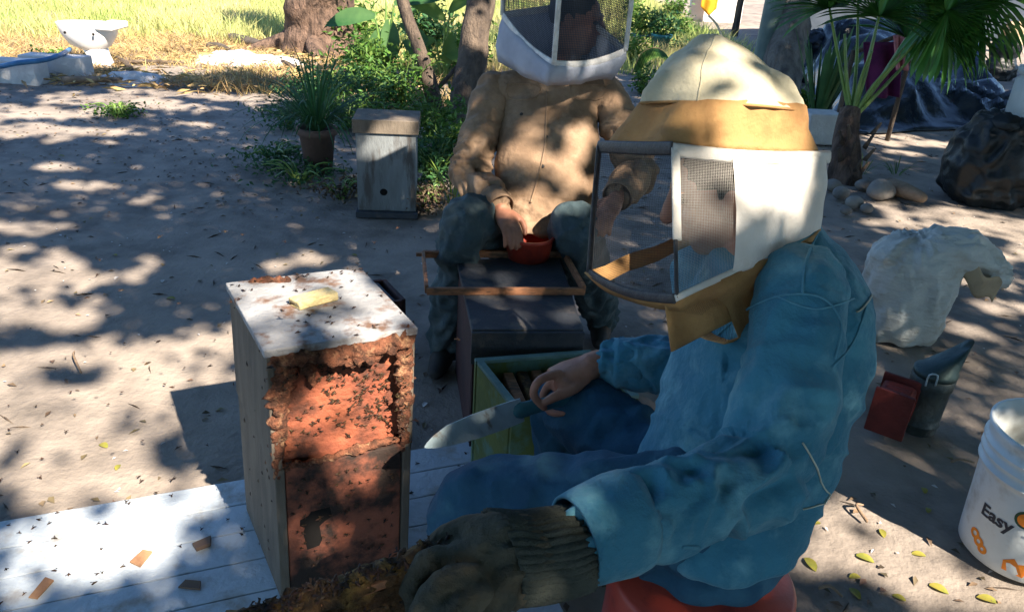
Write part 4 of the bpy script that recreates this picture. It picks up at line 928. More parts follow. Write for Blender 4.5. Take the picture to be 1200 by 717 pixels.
# ------------------------------------------------------------------ knife
kn = thing('knife', 'long bladed knife pointing at the hive in the bare hand', 'knife', kn_b)
ka = (kn_t - kn_b).normalized(); kh = (kn_h - kn_b).normalized()
wup = (UPV - ka * UPV.dot(ka)).normalized(); toward = (Vector((0, 0, CAM_H)) - kn_b).normalized(); kw = (wup * .8 + toward.cross(ka).normalized() * (.5 if toward.cross(ka).z > 0 else -.5)).normalized(); kt = ka.cross(kw).normalized()
Lk = (kn_t - kn_b).length
prof = [(0, .028, -.028), (.2, .030, -.030), (.5, .030, -.028), (.75, .026, -.022), (.9, .014, -.015), (.97, .004, -.009), (1.0, -.002, -.005)]
V = []; F = []
for t, a, b in prof:
    for yy, tt in ((a, .0012), (a, -.0012), (b, -.0003), (b, .0003)): V.append(kn_b + ka * Lk * t + kw * yy + kt * tt)
for i_ in range(len(prof) - 1):
    for k in range(4): F.append((i_ * 4 + k, i_ * 4 + (k + 1) % 4, i_ * 4 + 4 + (k + 1) % 4, i_ * 4 + 4 + k))
F += [(3, 2, 1, 0), tuple(len(V) - 4 + k for k in range(4))]
obj('blade', (V, F), 'steel', kn)
obj('knife_grip', tube([kn_b - kh * .004, kn_b + kh * .05, kn_h, kn_h + kh * .02], [.020, .016, .017, .014], 12, 4, True, hint=tuple(kw), flat=.6), 'knife_handle', kn, True)

# ------------------------------------------------------------------ brood frame held in the glove
b0, b1 = D(300, 730, .845), D(545, 640, .925)
bu = (b1 - b0).normalized(); bd_ = (V3(0, .25, -1) - bu * V3(0, .25, -1).dot(bu)).normalized(); bn = bu.cross(bd_)
cf = thing('brood_comb', 'brood comb crawling with bees gripped by the glove', 'comb', b0.lerp(b1, .5) + bd_ * .2)
def combf(u, v): 
    p = b0.lerp(b1, u) + bd_ * (.002 + .2 * v); return p
for s in (-1, 1):
    V, F = sheet(lambda u, v: combf(-.6 + 1.5 * u, v) + bn * s * .014, 90, 30); co = np.array([tuple(p) for p in V]); co += np.array(bn) * s * (.005 * fbm(co[:, 0] * 60, co[:, 1] * 60, co[:, 2] * 60, 3))[:, None]
    obj('comb_face', ([Vector(p) for p in co], F), 'comb', cf, True)
bar(b0.lerp(b1, -.6), b0.lerp(b1, 1.12), .026, .012, 'frame_wood', cf, 'top_bar'); bar(b0.lerp(b1, 1.0) , b0.lerp(b1, 1.0) + bd_ * .22, .026, .01, 'frame_wood', cf, 'end_bar')
V, F = tube([b0.lerp(b1, k / 10) + bd_ * -.004 for k in range(-6, 10)], .016, 14, 5); co = np.array([tuple(p) for p in V]); co += .008 * np.stack([fbm(co[:, 0] * 70 + s, co[:, 1] * 70, co[:, 2] * 70, 2) for s in (0, 9, 18)], 1)
obj('wax_crust', ([Vector(p) for p in co], F), 'comb', cf, True)
P = []; N = []
for _ in range(420):
    u = random.uniform(-.6, .95); s = random.choice((-1, 1, 0))
    if s: P.append(tuple(combf(u, random.random()) + bn * s * .018)); N.append(tuple(bn * s))
    else: P.append(tuple(b0.lerp(b1, u) - bd_ * .016 + bn * random.uniform(-.012, .012))); N.append(tuple(-bd_))
bees('bees', P, N, .014, 'honeybees clustered on the brood comb held by the glove')

# ------------------------------------------------------------------ far beekeeper
fm = thing('person', 'person in khaki jacket and white framed veil seated behind the dark hive', 'person', V3(.12, 3.05, 0))
mR_sh, mR_el, mR_wr = D(577, 108, 2.98), D(551, 205, 2.90), D(588, 246, 2.72)
mL_sh, mL_el, mL_wr = D(712, 114, 2.98), D(748, 200, 2.93), D(722, 232, 2.70)
msa = (mL_sh - mR_sh).normalized(); mfa = V3(msa.y, -msa.x, 0).normalized()
def ms(px, py, z, a, b): return (D(px, py, z), msa * a, mfa * b, 2.3)
mt = [ms(636, 262, 2.90, .185, .15), ms(638, 245, 2.92, .20, .16), ms(640, 205, 2.94, .195, .155), ms(642, 160, 2.96, .195, .145), ms(644, 125, 2.98, .19, .125), ms(646, 98, 2.98, .16, .095), ms(648, 78, 2.98, .09, .08)]
mj = fuse([capped(rings(mt, 32), 32), tube([D(648, 100, 2.98), mR_sh + V3(.03, 0, .005)], [.08, .07], 16, 4, True), tube([D(648, 100, 2.98), mL_sh + V3(-.03, 0, .005)], [.08, .07], 16, 4, True)], .008, 6)
wrinkle(mj, [([t[0] for t in mt], [1.3, 1, .7, .5, .4, .3, .3])], .009, 10, 3.2, 41, .0015)
mjo = obj('jacket', mj, 'khaki', fm, True)
for a_, b_, c_, sd_ in ((mR_sh, mR_el, mR_wr, 43), (mL_sh, mL_el, mL_wr, 47)):
    sl_ = fuse([tube([a_ + V3(0, 0, .02), a_.lerp(b_, .12), a_.lerp(b_, .55), b_, b_.lerp(c_, .45), b_.lerp(c_, .82)], [.060, .076, .074, .068, .060, .052], 20, 5, True)], .006, 5)
    wrinkle(sl_, [([a_, a_.lerp(b_, .5), b_, b_.lerp(c_, .5), c_], [.5, .9, 1.5, 1.3, 1.3])], .0115, 17, 2.4, sd_, .0015)
    so_ = obj('sleeve', sl_, 'khaki', mjo, True)
    w_ = (c_ - b_).normalized(); q1 = w_.orthogonal().normalized(); q2 = w_.cross(q1)
    obj('cuff', solid(rings([(b_.lerp(c_, k), q1 * r, q2 * r) for k, r in ((.70, .058), (.74, .061), (.93, .056), (.97, .054))], 28), .004), 'khaki', mjo, True)
mbv = bvh_of(mj)
seam(mbv, [(641, 108), (640, 140), (638, 175), (630, 210), (622, 238)], .004, 'khaki', mjo, 'placket')
for q_ in ([(594, 98), (594, 112), (606, 117), (628, 114), (630, 100), (594, 98)], [(668, 100), (670, 114), (690, 118), (708, 113), (708, 100), (668, 100)]): seam(mbv, q_, .0032, 'khaki', mjo, 'pocket_flap', 4)
for q_ in ((611, 134), (640, 160), (636, 195)): 
    o_ = Vector((0, 0, CAM_H)); h_ = mbv.ray_cast(o_, (D(q_[0], q_[1], 1) - o_).normalized())
    if h_[0] is not None: obj('button', ellipsoid(h_[0], (h_[1].orthogonal().normalized(), h_[1].cross(h_[1].orthogonal().normalized()), h_[1]), (.007, .007, .003), 10, 6), 'boot', mjo, True)
mkR, mkL = D(545, 262, 2.68), D(676, 268, 2.68); mhR, mhL = D(595, 275, 2.98), D(675, 275, 2.98)
maR, maL = G(522, 402, .07), G(706, 372, .07)
mtr = fuse([ellipsoid(D(636, 285, 3.0), (msa, mfa, UPV), (.19, .17, .11), 20, 12), tube([mhR, mhR.lerp(mkR, .5), mkR, mkR.lerp(maR, .5), maR], [.105, .10, .085, .075, .065], 20, 5, True), tube([mhL, mhL.lerp(mkL, .5), mkL, mkL.lerp(maL, .5), maL], [.105, .10, .085, .075, .065], 20, 5, True)], .01, 6)
wrinkle(mtr, [([mhR, mkR, maR], [1.2, .8, 1.2]), ([mhL, mkL, maL], [1.2, .8, 1.2])], .015, 13, 2.6, 51, .002)
obj('trousers', mtr, 'jeans_grey', fm, True)
for a in (maR, maL): obj('boot', fuse([tube([a + V3(0, .03, .03), a + V3(0, .02, -.03), a + V3(-.01, -.07, -.035), a + V3(-.02, -.15, -.042)], [.05, .046, .044, .03], 14, 4, True)], .009, 4), 'boot', fm, True)
stool = thing('bucket', 'grey bucket under the person in the khaki jacket', 'bucket', V3(mhR.x + .13, mhR.y + .08, 0))
obj('bucket_wall', lathe(V3(mhR.x + .13, mhR.y + .08, 0), [(.165, 0), (.165, .03), (.158, .035), (.15, .2), (.14, max(.2, D(636, 285, 3.0).z - .085)), (.02, max(.2, D(636, 285, 3.0).z - .085))], 32), 'board_grey', stool, True)
mHC = D(676, 26, 2.93); mp, max_ = head_mesh(mHC, V3(.93, -.32, -.12), V3(.1, 0, 1), D(648, 95, 2.98))
nk = D(648, 95, 2.98)
def grip(wr, d, sdv, upn):
    """relaxed curled hand from a wrist: d = finger direction, sdv = thumb side"""
    Pz = [capped(rings([(wr, sdv * .026, upn * .020), (wr + d * .035, sdv * .038, upn * .021), (wr + d * .075, sdv * .041, upn * .017), (wr + d * .092, sdv * .036, upn * .013)], 16), 16)]
    for k, (o, L) in enumerate(((.028, .078), (.009, .085), (-.010, .080), (-.028, .064))):
        b = wr + d * .085 + sdv * o; Pz.append(finger([b, b + d * L * .45 - upn * .006, b + d * L * .75 - upn * .024, b + d * L * .85 - upn * .045], .0095))
    Pz.append(finger([wr + d * .02 + sdv * .03, wr + d * .055 + sdv * .055 - upn * .006, wr + d * .085 + sdv * .060 - upn * .018, wr + d * .105 + sdv * .056 - upn * .026], .0115)); return Pz
dR = (D(606, 282, 2.62) - mR_wr).normalized(); sR = (dR.cross(UPV)).normalized(); sR = sR if sR.x > 0 else -sR; uR = sR.cross(dR); uR = uR if uR.z > 0 else -uR
dL = (D(704, 262, 2.62) - mL_wr).normalized(); sL = (dL.cross(UPV)).normalized(); sL = sL if sL.x < 0 else -sL; uL = sL.cross(dL); uL = uL if uL.z > 0 else -uL
mb_ = fuse(mp + grip(mR_wr, dR, sR, uR) + grip(mL_wr, dL, sL, uL) + [tube([nk - V3(0, 0, .06), mR_sh - V3(0, 0, .03), mR_el, mR_wr + dR * .01], [.04, .03, .036, .028], 12, 4), tube([nk - V3(0, 0, .06), mL_sh - V3(0, 0, .03), mL_el, mL_wr + dL * .01], [.04, .03, .036, .028], 12, 4), tube([nk, D(642, 200, 2.95)], [.06, .11], 12, 4)], .0045, 4)
mbo = obj('body', mb_, 'skin', fm, True); face_bits(mbo, mHC, max_)
# veil
a2, a1, a3 = D(649, 75, 2.66), D(589, 18, 2.86), D(733, 60, 2.80); a4 = a1 + a3 - a2
upm = V3(0, -.02, .40); t1, t2, t3, t4 = [p + upm * .82 for p in (a1, a2, a3, a4)]
Cm = (t1 + t3) / 2
vb = obj('veil', solid(rings([(Cm + V3(0, 0, .0), (t3 - t2) * .5, (t1 - t2) * .5, 7), (Cm + V3(0, 0, .06), (t3 - t2) * .36, (t1 - t2) * .36, 2.4), (Cm + V3(0, 0, .13), (t3 - t2) * .26, (t1 - t2) * .26, 2), (Cm + V3(0, 0, .16), (t3 - t2) * .1, (t1 - t2) * .1, 2), (Cm + V3(0, 0, .165), (t3 - t2) * .01, (t1 - t2) * .01, 2)], 40), .004), 'lilac_cloth', fm, True)
F1, F2, F3, F4 = quad(t1, t2, a2, a1, .0, .02, Cm), quad(t2, t3, a3, a2, .0, .02, Cm), quad(t3, t4, a4, a3, 0, 0, Cm), quad(t4, t1, a1, a4, 0, 0, Cm)
for f_ in (F1, F2): panel('front_net', f_, 'net_blue', vb, L=(.26, .35))
for f_ in (F3, F4): panel('back_net', f_, 'net_blue', vb, L=(.26, .35))
for f_ in (F1, F2, F3, F4):
    tape('binding', ed(f_, 1), .013, 'tape_white', vb, .35, (0, 0, 1)); tape('binding', ed(f_, .02), .013, 'tape_white', vb, .35, (0, 0, 1)); tape('binding', ev(f_, .0), .0125, 'tape_white', vb, .5)
Ca = (a1 + a2 + a3 + a4) / 4
def ringa(k, c, dz, g=0.0):
    out = []
    for f_ in (F1, F2, F3, F4):
        for j in range(10):
            p = f_(j / 10, 1); out.append(c + V3((p - Ca).x * k, (p - Ca).y * k, (p - Ca).z * max(0, 1 - g)) + V3(0, 0, dz))
    return out
RQ = [ringa(1, Ca, 0), ringa(1.03, Ca, -.03, .15), ringa(1.0, Ca + V3(-.015, 0, 0), -.09, .5), ringa(.94, Ca + V3(-.02, .02, 0), -.135, .75), ringa(.7, Ca + V3(-.01, .03, 0), -.12, .9)]
V = [p for r in RQ for p in r]; F = [(i * 40 + k, i * 40 + (k + 1) % 40, (i + 1) * 40 + (k + 1) % 40, (i + 1) * 40 + k) for i in range(len(RQ) - 1) for k in range(40)]
sk = solid((V, F), .003); co = np.array([tuple(v) for v in sk[0]]); co += .01 * np.stack([fbm(co[:, 0] * 12 + s, co[:, 1] * 12, co[:, 2] * 8) for s in (0, 9, 18)], 1) * [.6, .8, .6]
obj('veil_skirt', ([Vector(v) for v in co], sk[1]), 'lilac_cloth', vb, True)
# red tub between the knees
rc = D(620, 284, 2.74); rt = thing('tub', 'red plastic tub between the knees of the person in khaki', 'tub', rc - V3(0, 0, .06))
obj('tub_wall', lathe(rc, [(.02, -.055), (.075, -.055), (.088, .02), (.093, .022), (.093, .03), (.082, .03), (.07, -.045), (.02, -.048)], 32), 'red_plastic', rt, True)

# ================================================================== BACKGROUND LEFT: toilet, blocks, debris
def toilet():
    c = G(114, 76); c.z = 0; t = thing('toilet', 'discarded white ceramic toilet bowl standing at the grass edge', 'toilet', c)
    X_, Y_ = V3(1, 0, 0), V3(0, 1, 0)
    obj('pedestal', capped(rings([(c + V3(.02, 0, -.02), X_ * .15, Y_ * .13), (c + V3(.02, 0, .03), X_ * .15, Y_ * .13), (c + V3(.03, 0, .10), X_ * .115, Y_ * .10), (c + V3(.0, 0, .19), X_ * .13, Y_ * .115)], 28), 28), 'ceramic', t, True)
    obj('bowl', rings([(c + V3(0, 0, .15), X_ * .10, Y_ * .10), (c + V3(-.03, 0, .20), X_ * .21, Y_ * .15), (c + V3(-.03, 0, .30), X_ * .28, Y_ * .185), (c + V3(-.03, 0, .40), X_ * .31, Y_ * .20), (c + V3(-.03, 0, .415), X_ * .30, Y_ * .195), (c + V3(-.03, 0, .41), X_ * .24, Y_ * .14), (c + V3(-.03, 0, .28), X_ * .17, Y_ * .10), (c + V3(-.03, 0, .22), X_ * .01, Y_ * .01)], 36), 'ceramic', t, True)
    obj('rear_shelf', box(c + V3(.22, 0, .40), .18, .36, .07, None, .02), 'ceramic', t, True)
    for dx, dy in ((.12, -.195), (-.17, -.19)): obj('bolt_hole', ellipsoid(c + V3(dx, dy, .33), (X_, V3(0, 1, 0), UPV), (.014, .012, .014), 10, 6), 'char', t, True)
toilet()
for px, py, L_, m_, lab in ((62, 92, .62, 'block_pale', 'pale concrete block beside the toilet bowl'), (14, 98, .50, 'block_pale', 'pale concrete block under the end of the blue hose')):
    c = G(px, py); vf = box(V3(c.x, c.y + .1, .09), L_, .2, .22, ((V3(1, -.08, .02)).normalized(), V3(.08, 1, 0).normalized(), UPV), .012)
    tag(obj('concrete_block', vf, m_), lab, 'block')
hp_ = [G(-20, 80, .12), G(0, 78, .17), G(22, 74, .22), G(50, 71, .23), G(70, 65, .24), G(82, 58, .18)]
tag(obj('hose', tube(hp_, .022, 8, 4), 'blue_hose', None, True), 'blue hose lying over the pale concrete blocks', 'hose')
def stick(name, a, b, r, m, label, cat='stick', group=None):
    mid = (a + b) / 2 + V3(random.uniform(-.03, .03), random.uniform(-.03, .03), .01); o = obj(name, tube([a, mid, b], [r, r * .9, r * .6], 8, 4, True, .2), m, None, True); return tag(o, label, cat, group)
for a, b, r, m_, lab in (((78, 99), (150, 97), .035, 'log', 'short brown branch lying in front of the toilet'), ((140, 72), (160, 92), .03, 'bark', 'grey forked branch leaning over the debris'), ((128, 76), (215, 76), .022, 'bark', 'long thin twig lying behind the forked branch'),
                    ((150, 96), (185, 88), .018, 'log', 'thin stick among the pale chips'), ((355, 88), (325, 70), .03, 'bark', 'dry fallen branch beside the ash heap')):
    A, B = G(*a), G(*b); stick('branch', A + V3(0, 0, r), B + V3(0, 0, r * .7), r, m_, lab)
stick('burnt_log', G(272, 50) + V3(0, 0, .05), G(308, 58) + V3(0, 0, .05), .075, 'char_wood', 'charred black log end lying on the ash heap', 'log')
stick('burnt_log', G(246, 58) + V3(0, 0, .04), G(268, 62) + V3(0, 0, .04), .045, 'char_wood', 'small charred log beside the white ash', 'log')
def mound(name, c, rx, ry, h, m, label, cat, seed=0, n=26):
    def fn(u, v):
        a, r = u * 2 * math.pi, v; x, y = math.cos(a) * r * rx, math.sin(a) * r * ry
        z = h * (1 - r * r) * (1 + .9 * float(fbm(x * 7 + seed, y * 7 + 3, 1, 3))) - .015 * (r > .97); return c + V3(x * (1 + .25 * math.sin(3 * a + seed)), y, z)
    return tag(obj(name, sheet(fn, 40, n // 2), m, None, True), label, cat)
mound('ash_heap', G(283, 72), .62, .42, .09, 'ash', 'white ash heap with charred wood at the grass edge', 'ash', 1)
mound('chip_heap', G(158, 96), .42, .2, .06, 'ash', 'low heap of pale chips and splinters near the toilet', 'debris', 5)
# scattered splinters by the debris
x = np.concatenate([rng.normal(G(165, 95).x, .5, 260), rng.normal(G(290, 70).x, .6, 320)]); y = np.concatenate([rng.normal(G(165, 95).y, .25, 260), rng.normal(G(290, 70).y, .35, 320)])
n = len(x); V, F = leaf_quads(np.stack([x, y, gz(x, y) + rng.uniform(.01, .08, n)], 1), rdir(n) * [1, 1, .25], rdir(n, 1), rng.uniform(.05, .22, n), rng.uniform(.012, .04, n), .1)
tag(kind(big('splinters', V, F, 'straw'), 'stuff'), 'splinters and straw strewn around the ash and branches', 'debris')

# ================================================================== TREES IN VIEW
def trunk_tree(name, label, base, pts, rad, m, crown_at, crown_r, n, seg=16, na=.2, extra=()):
    t = thing(name, label, 'tree', base); mb = MB().add(tube(pts, rad, seg, 7, False, na))
    for e in extra: mb.add(tube(e[0], e[1], 10, 5, False, na))
    obj('trunk', mb, m, t, True)
    C = rng.normal(0, 1, (n, 3)) * np.array(crown_r) * .55 + np.array(crown_at); C = C[lit_filter(C)]; n = len(C)
    V, F = leaf_quads(C, rdir(n, -.2), rdir(n, .8), rng.uniform(.10, .18, n), rng.uniform(.05, .09, n)); big('crown', V, F, 'leaf', t)
    return t
b = G(368, 62); b.z = 0
mbp = [b + V3(0, .3, -.1), b + V3(0, .3, .1), b + V3(.02, .3, .5), b + V3(.0, .35, 1.6), b + V3(.1, .4, 3.2)]
trunk_tree('thick_tree', 'thick old tree trunk with rough reddish bark beyond the pots', b, mbp, [.62, .48, .40, .36, .30], 'bark_red', b + V3(.2, 1.5, 4.6), (1.6, 1.4, .9), 1500, 22, .32,
           [([b + V3(.3, .2, .12), b + V3(.5, .0, .03), b + V3(.9, -.25, -.06)], [.16, .11, .03]), ([b + V3(-.3, .2, .12), b + V3(-.6, .05, .03), b + V3(-.95, -.1, -.06)], [.15, .1, .03]), ([b + V3(.0, .05, .12), b + V3(.1, -.3, .03), b + V3(.15, -.6, -.06)], [.15, .1, .03])])
b = G(512, 132); b.z = 0
P0 = [b + V3(0, 0, -.1), D(510, 120, 6.0 * (G(512, 132).y / 6.2)), ]
zf = (b - Vector((0, 0, CAM_H))).dot(Vector((0, cp, -sp_)))
trunk_tree('slender_tree', 'slender dark tree leaning behind the grey upright box', b, [b + V3(0, 0, -.1), D(507, 112, zf), D(492, 60, zf * .99), D(473, 5, zf * .98), D(455, -80, zf * .98), D(430, -220, zf)], [.09, .07, .058, .052, .045, .03], 'bark', D(440, -300, zf), (.8, .8, .5), 700, 12, .12,
           [([D(509, 108, zf), D(530, 85, zf), D(555, 52, zf * 1.01)], [.022, .018, .012])])
b = G(548, 150); b.z = 0; zf2 = (b - Vector((0, 0, CAM_H))).dot(Vector((0, cp, -sp_)))
trunk_tree('stout_tree', 'stout grey tree trunk behind the left shoulder of the khaki jacket', b, [b + V3(0, 0, -.1), D(548, 110, zf2), D(556, 50, zf2), D(566, -20, zf2), D(575, -160, zf2)], [.16, .13, .12, .125, .09], 'bark', D(580, -330, zf2), (.9, .9, .5), 700, 14, .15)
b = G(918, 130); b.z = 0; z3 = (b - Vector((0, 0, CAM_H))).dot(Vector((0, cp, -sp_)))
trunk_tree('grey_tree', 'grey lichen covered tree trunk beside the painted post', b, [b + V3(0, 0, -.1), D(918, 110, z3), D(921, 60, z3), D(930, -5, z3), D(938, -160, z3)], [.24, .20, .185, .19, .14], 'bark_grey', D(950, -420, z3), (1.5, 1.5, .7), 1500, 18, .2)
b = G(884, 120); b.z = 0; z4 = (b - Vector((0, 0, CAM_H))).dot(Vector((0, cp, -sp_)))
top = b + V3(.05, .0, 2.6)
tag(obj('post', tube([b + V3(0, 0, -.1), b + V3(.02, 0, 1), top], .105, 24, 4), 'post_paint', None, True), 'smooth grey green round post beside the lichen covered trunk', 'post')
b = G(860, 42); b.z = 0; z5 = (b - Vector((0, 0, CAM_H))).dot(Vector((0, cp, -sp_)))
trunk_tree('thin_tree', 'thin dark tree stem before the bright wall', b, [b + V3(0, 0, -.1), b + V3(.02, 0, .6), b + V3(.08, 0, 1.8), b + V3(.2, 0, 3.4)], [.07, .06, .05, .04], 'bark', b + V3(.3, 0, 4.2), (.8, .8, .5), 400, 10)

# ================================================================== PLANTS
def strap_leaf(b, d, L, w, droop, n=7, up=None):
    """arching strap leaf with a folded midrib"""
    d = Vector(d).normalized(); V = []; p = Vector(b); dirv = d.copy(); sdv = dirv.cross(UPV); sdv = sdv.normalized() if sdv.length > .05 else V3(1, 0, 0)
    for k in range(n + 1):
        t = k / n; ww = w * (.45 + 1.1 * t) * (1 - t) ** .55 * 1.15 if t < 1 else 0
        nn = sdv.cross(dirv); V += [p - sdv * ww / 2 + nn * ww * .18, p.copy(), p + sdv * ww / 2 + nn * ww * .18]
        p = p + dirv * (L / n); dirv = (dirv + V3(0, 0, -droop / n)).normalized()
    F = []
    for k in range(n):
        for j in (0, 1): a = k * 3 + j; F.append((a, a + 1, a + 4, a + 3))
    return V, F
def broad_leaf(b, d, nrm, L, w, droop=.4, n=8):
    d = Vector(d).normalized(); nrm = Vector(nrm); sdv = d.cross(nrm).normalized(); V = []; p = Vector(b); dirv = d.copy()
    for k in range(n + 1):
        t = k / n; ww = w * math.sin(math.pi * min(1, .06 + .94 * t)) ** .75; nn = sdv.cross(dirv)
        V += [p - sdv * ww / 2 + nn * ww * .14, p - sdv * ww / 4 + nn * ww * .05, p.copy(), p + sdv * ww / 4 + nn * ww * .05, p + sdv * ww / 2 + nn * ww * .14]
        p = p + dirv * (L / n); dirv = (dirv + V3(0, 0, -droop / n)).normalized()
    F = []
    for k in range(n):
        for j in range(4): a = k * 5 + j; F.append((a, a + 1, a + 6, a + 5))
    return V, F
def pot(c, r, h, m, root):
    obj('pot', lathe(c, [(.02, 0), (r * .72, 0), (r * .95, h * .84), (r * 1.08, h * .85), (r * 1.1, h), (r * .96, h), (r * .9, h * .86), (.02, h * .84)], 28), m, root, True)
def strap_plant(name, label, base, n, L, w, m, z0=0, spread=.7, droop=1.2, group=None, potspec=None, cat='plant'):
    t = thing(name, label, cat, base, group); 
    if potspec: pot(base, *potspec, t)
    mb = MB(); pool = []
    for k in range(n):
        a = random.uniform(0, 6.283); s = random.random() ** .6 * spread; d = V3(math.cos(a) * s, math.sin(a) * s, 1)
        vf = strap_leaf(base + V3(math.cos(a) * .03, math.sin(a) * .03, z0), d, L * random.uniform(.6, 1.15), w * random.uniform(.7, 1.2), droop * random.uniform(.3, 1.3))
        if w * 5 > .2: obj('leaf', solid(vf, .002) if False else vf, m, t, True)
        else: mb.add(vf)
    if mb.V: obj('foliage', mb, m, t, True)
    return t
def bush(name, label, base, rx, rz, n, ls, m, stems=7, group=None, cat='plant'):
    t = thing(name, label, cat, base, group); mb = MB(); tips = []
    for k in range(stems):
        a = random.uniform(0, 6.283); e = base + V3(math.cos(a) * rx * random.uniform(.2, .8), math.sin(a) * rx * random.uniform(.2, .8), rz * random.uniform(.5, 1)); tips.append(e)
        mb.add(tube([base + V3(0, 0, -.03), base.lerp(e, .5) + V3(0, 0, .05), e], [.008, .006, .003], 5, 3))
    obj('stem', mb, 'petiole', t, True)
    cl = np.array([tuple(e) for e in tips]); idx = rng.integers(0, len(cl), n); tt = rng.random((n, 1)) ** .6
    C = np.array(base) + (cl[idx] - np.array(base)) * tt + rng.normal(0, 1, (n, 3)) * [rx * .2, rx * .2, rz * .14]; C[:, 2] = np.maximum(C[:, 2], .01)
    V, F = leaf_quads(C, rdir(n, .25), rdir(n, .9), ls * rng.uniform(.6, 1.3, n), ls * .45 * rng.uniform(.6, 1.2, n)); big('foliage', V, F, m, t); return t
# potted strap plant and grey upright box
pb_ = G(374, 200); pb_.z = 0
strap_plant('potted_plant', 'spiky dark green plant in a terracotta pot beside the grey box', pb_, 190, .56, .013, 'leaf_dark', .26, 1.0, 1.9, None, (.12, .29, 'terracotta'))
def standing_box():
    a, b_ = G(419, 252), G(488, 254); u = (b_ - a).normalized(); v = V3(-u.y, u.x, 0); h = .47; w = (b_ - a).length
    zc = lambda p: V3(p.x, p.y, 0)
    t = thing('beehive', 'weathered grey upright hive box standing beside the potted plant', 'beehive', zc((a + b_) / 2 + v * .12))
    hx_ = lambda u0, u1, v0, v1, z0, z1, k=0: hexa([zc(a) + u * (u0 + (k if i_ > 3 else 0) * (1 if u0 < .1 and i_ in (4, 7) else -1)) * 1 + V3(0, 0, 0) for i_ in range(8)])
    def bxx(u0, u1, v0, v1, z0, z1): return hexa([zc(a) + u * p + v * q_ + V3(0, 0, z) for z in (z0, z1) for p, q_ in ((u0, v0), (u1, v0), (u1, v1), (u0, v1))])
    bevobj('front_board', bxx(.004, w - .004, 0, .02, .03, h), 'board_grey', t); bevobj('back_board', bxx(.004, w - .004, .23, .25, .0, h), 'board_grey', t)
    bevobj('side_board', bxx(.004, .024, .021, .229, .0, h), 'board_grey', t); bevobj('side_board', bxx(w - .024, w - .004, .021, .229, .0, h), 'board_grey', t)
    bevobj('base_board', bxx(-.006, w + .006, -.03, .26, -.005, .0285), 'dark_board', t)
    bevobj('lid', bxx(-.012, w + .012, -.014, .265, h + .001, h + .075), 'hive_side', t)
    obj('entrance', ellipsoid(zc(a) + u * (w * .45) + V3(0, 0, .14), (u, v, UPV), (.022, .004, .02), 12, 6), 'char', t, True)
standing_box()
# weeds round the box, pots and trees
WE = [(432, 130, .30, .30, 260, .05, 'leaf_dark', 'dark leafy weed behind the lid of the grey box'), (470, 125, .34, .40, 320, .06, 'leaf', 'leafy weed growing between the grey box and slender tree'), (505, 165, .26, .34, 260, .05, 'leaf', 'mid green weed at the foot of the slender tree'), (510, 215, .2, .26, 200, .05, 'leaf_dark', 'low dark weed right of the grey box'),
      (405, 150, .25, .22, 220, .045, 'leaf', 'feathery low weed behind the potted spiky plant'), (340, 150, .24, .16, 150, .04, 'leaf_dark', 'sparse low weed left of the potted spiky plant'), (400, 232, .2, .10, 120, .035, 'leaf_litter', 'dry low weed in front of the grey box base'), (352, 212, .3, .09, 160, .035, 'leaf_dark', 'creeping weed at the foot of the terracotta pot'),
      (140, 135, .2, .06, 110, .04, 'leaf', 'low green weed at the shade edge of the yard'), (60, 85, .2, .16, 120, .05, 'leaf_bright', 'green weed sprouting before the pale concrete block'), (440, 92, .35, .4, 300, .07, 'leaf', 'light leafy shrub before the thick tree'), (395, 112, .3, .25, 220, .05, 'leaf_bright', 'bright low shrub between thick tree and pots'),
      (415, 60, .4, .5, 260, .09, 'leaf', 'tall leafy shrub right of the thick trunk'), (545, 90, .3, .45, 240, .09, 'leaf_bright', 'bright shrub between stout tree and khaki sleeve'), (500, 60, .4, .5, 240, .10, 'leaf_dark', 'dark big leaved shrub behind the slender tree'), (460, 160, .3, .2, 220, .05, 'leaf', 'weed peeping over the lid of the grey box'), (320, 190, .3, .1, 150, .04, 'leaf_dark', 'thin trailing weed on the soil left of the pot'), (500, 245, .15, .12, 110, .04, 'leaf_litter', 'dry tuft of weeds right of the grey box base'), (375, 120, .35, .28, 240, .05, 'leaf_dark', 'dark weed behind the spiky potted plant'), (525, 200, .2, .3, 200, .06, 'leaf', 'green weed beside the khaki sleeve')]
for px, py, rx, rz, n, ls, m_, lab in WE: b = G(px, py); b.z = 0; bush('weed', lab, b, rx * 1.45, rz * 1.25, int(n * 3), ls * 1.05, m_, 14)
strap_plant('grass_tuft', 'loose grass tuft beside the khaki jacket sleeve', V3(*G(530, 238).xy, 0), 26, .3, .014, 'leaf_bright', 0, .9, 1.4)
# broad leaved canna clump behind
def canna(name, label, base, leaves, m='leaf_dark'):
    t = thing(name, label, 'plant', base)
    for (hx_, hy_, hz_, dx, dy, dz_, L, w) in leaves:
        s = base + V3(hx_, hy_, hz_); st = obj('stem', tube([base + V3(hx_ * .2, hy_ * .2, -.03), base + V3(hx_ * .6, hy_ * .6, hz_ * .6), s], [.016, .013, .008], 6, 4), 'petiole', t, True)
        obj('leaf', broad_leaf(s, (dx, dy, dz_), (dy * .2, -.8, .6), L, w, .5), m, t, True)
    return t
b = G(452, 92); b.z = 0
canna('canna_plant', 'tall broad leaved canna clump before the thick tree trunk', b, [(-.1, 0, .62, -1, 0, -.02, .55, .20), (.05, 0, .60, .05, -.1, -.8, .42, .20), (-.05, 0, .5, -.2, -.1, -.7, .4, .17), (.1, 0, .75, .8, -.1, .3, .5, .16), (.15, .05, .55, .9, 0, -.4, .42, .14), (.0, .1, .8, -.3, .1, .8, .5, .17), (.2, 0, .4, .7, -.2, -.6, .4, .15), (-.15, 0, .35, -.6, -.2, -.3, .36, .14)])
b = G(520, 95); b.z = 0
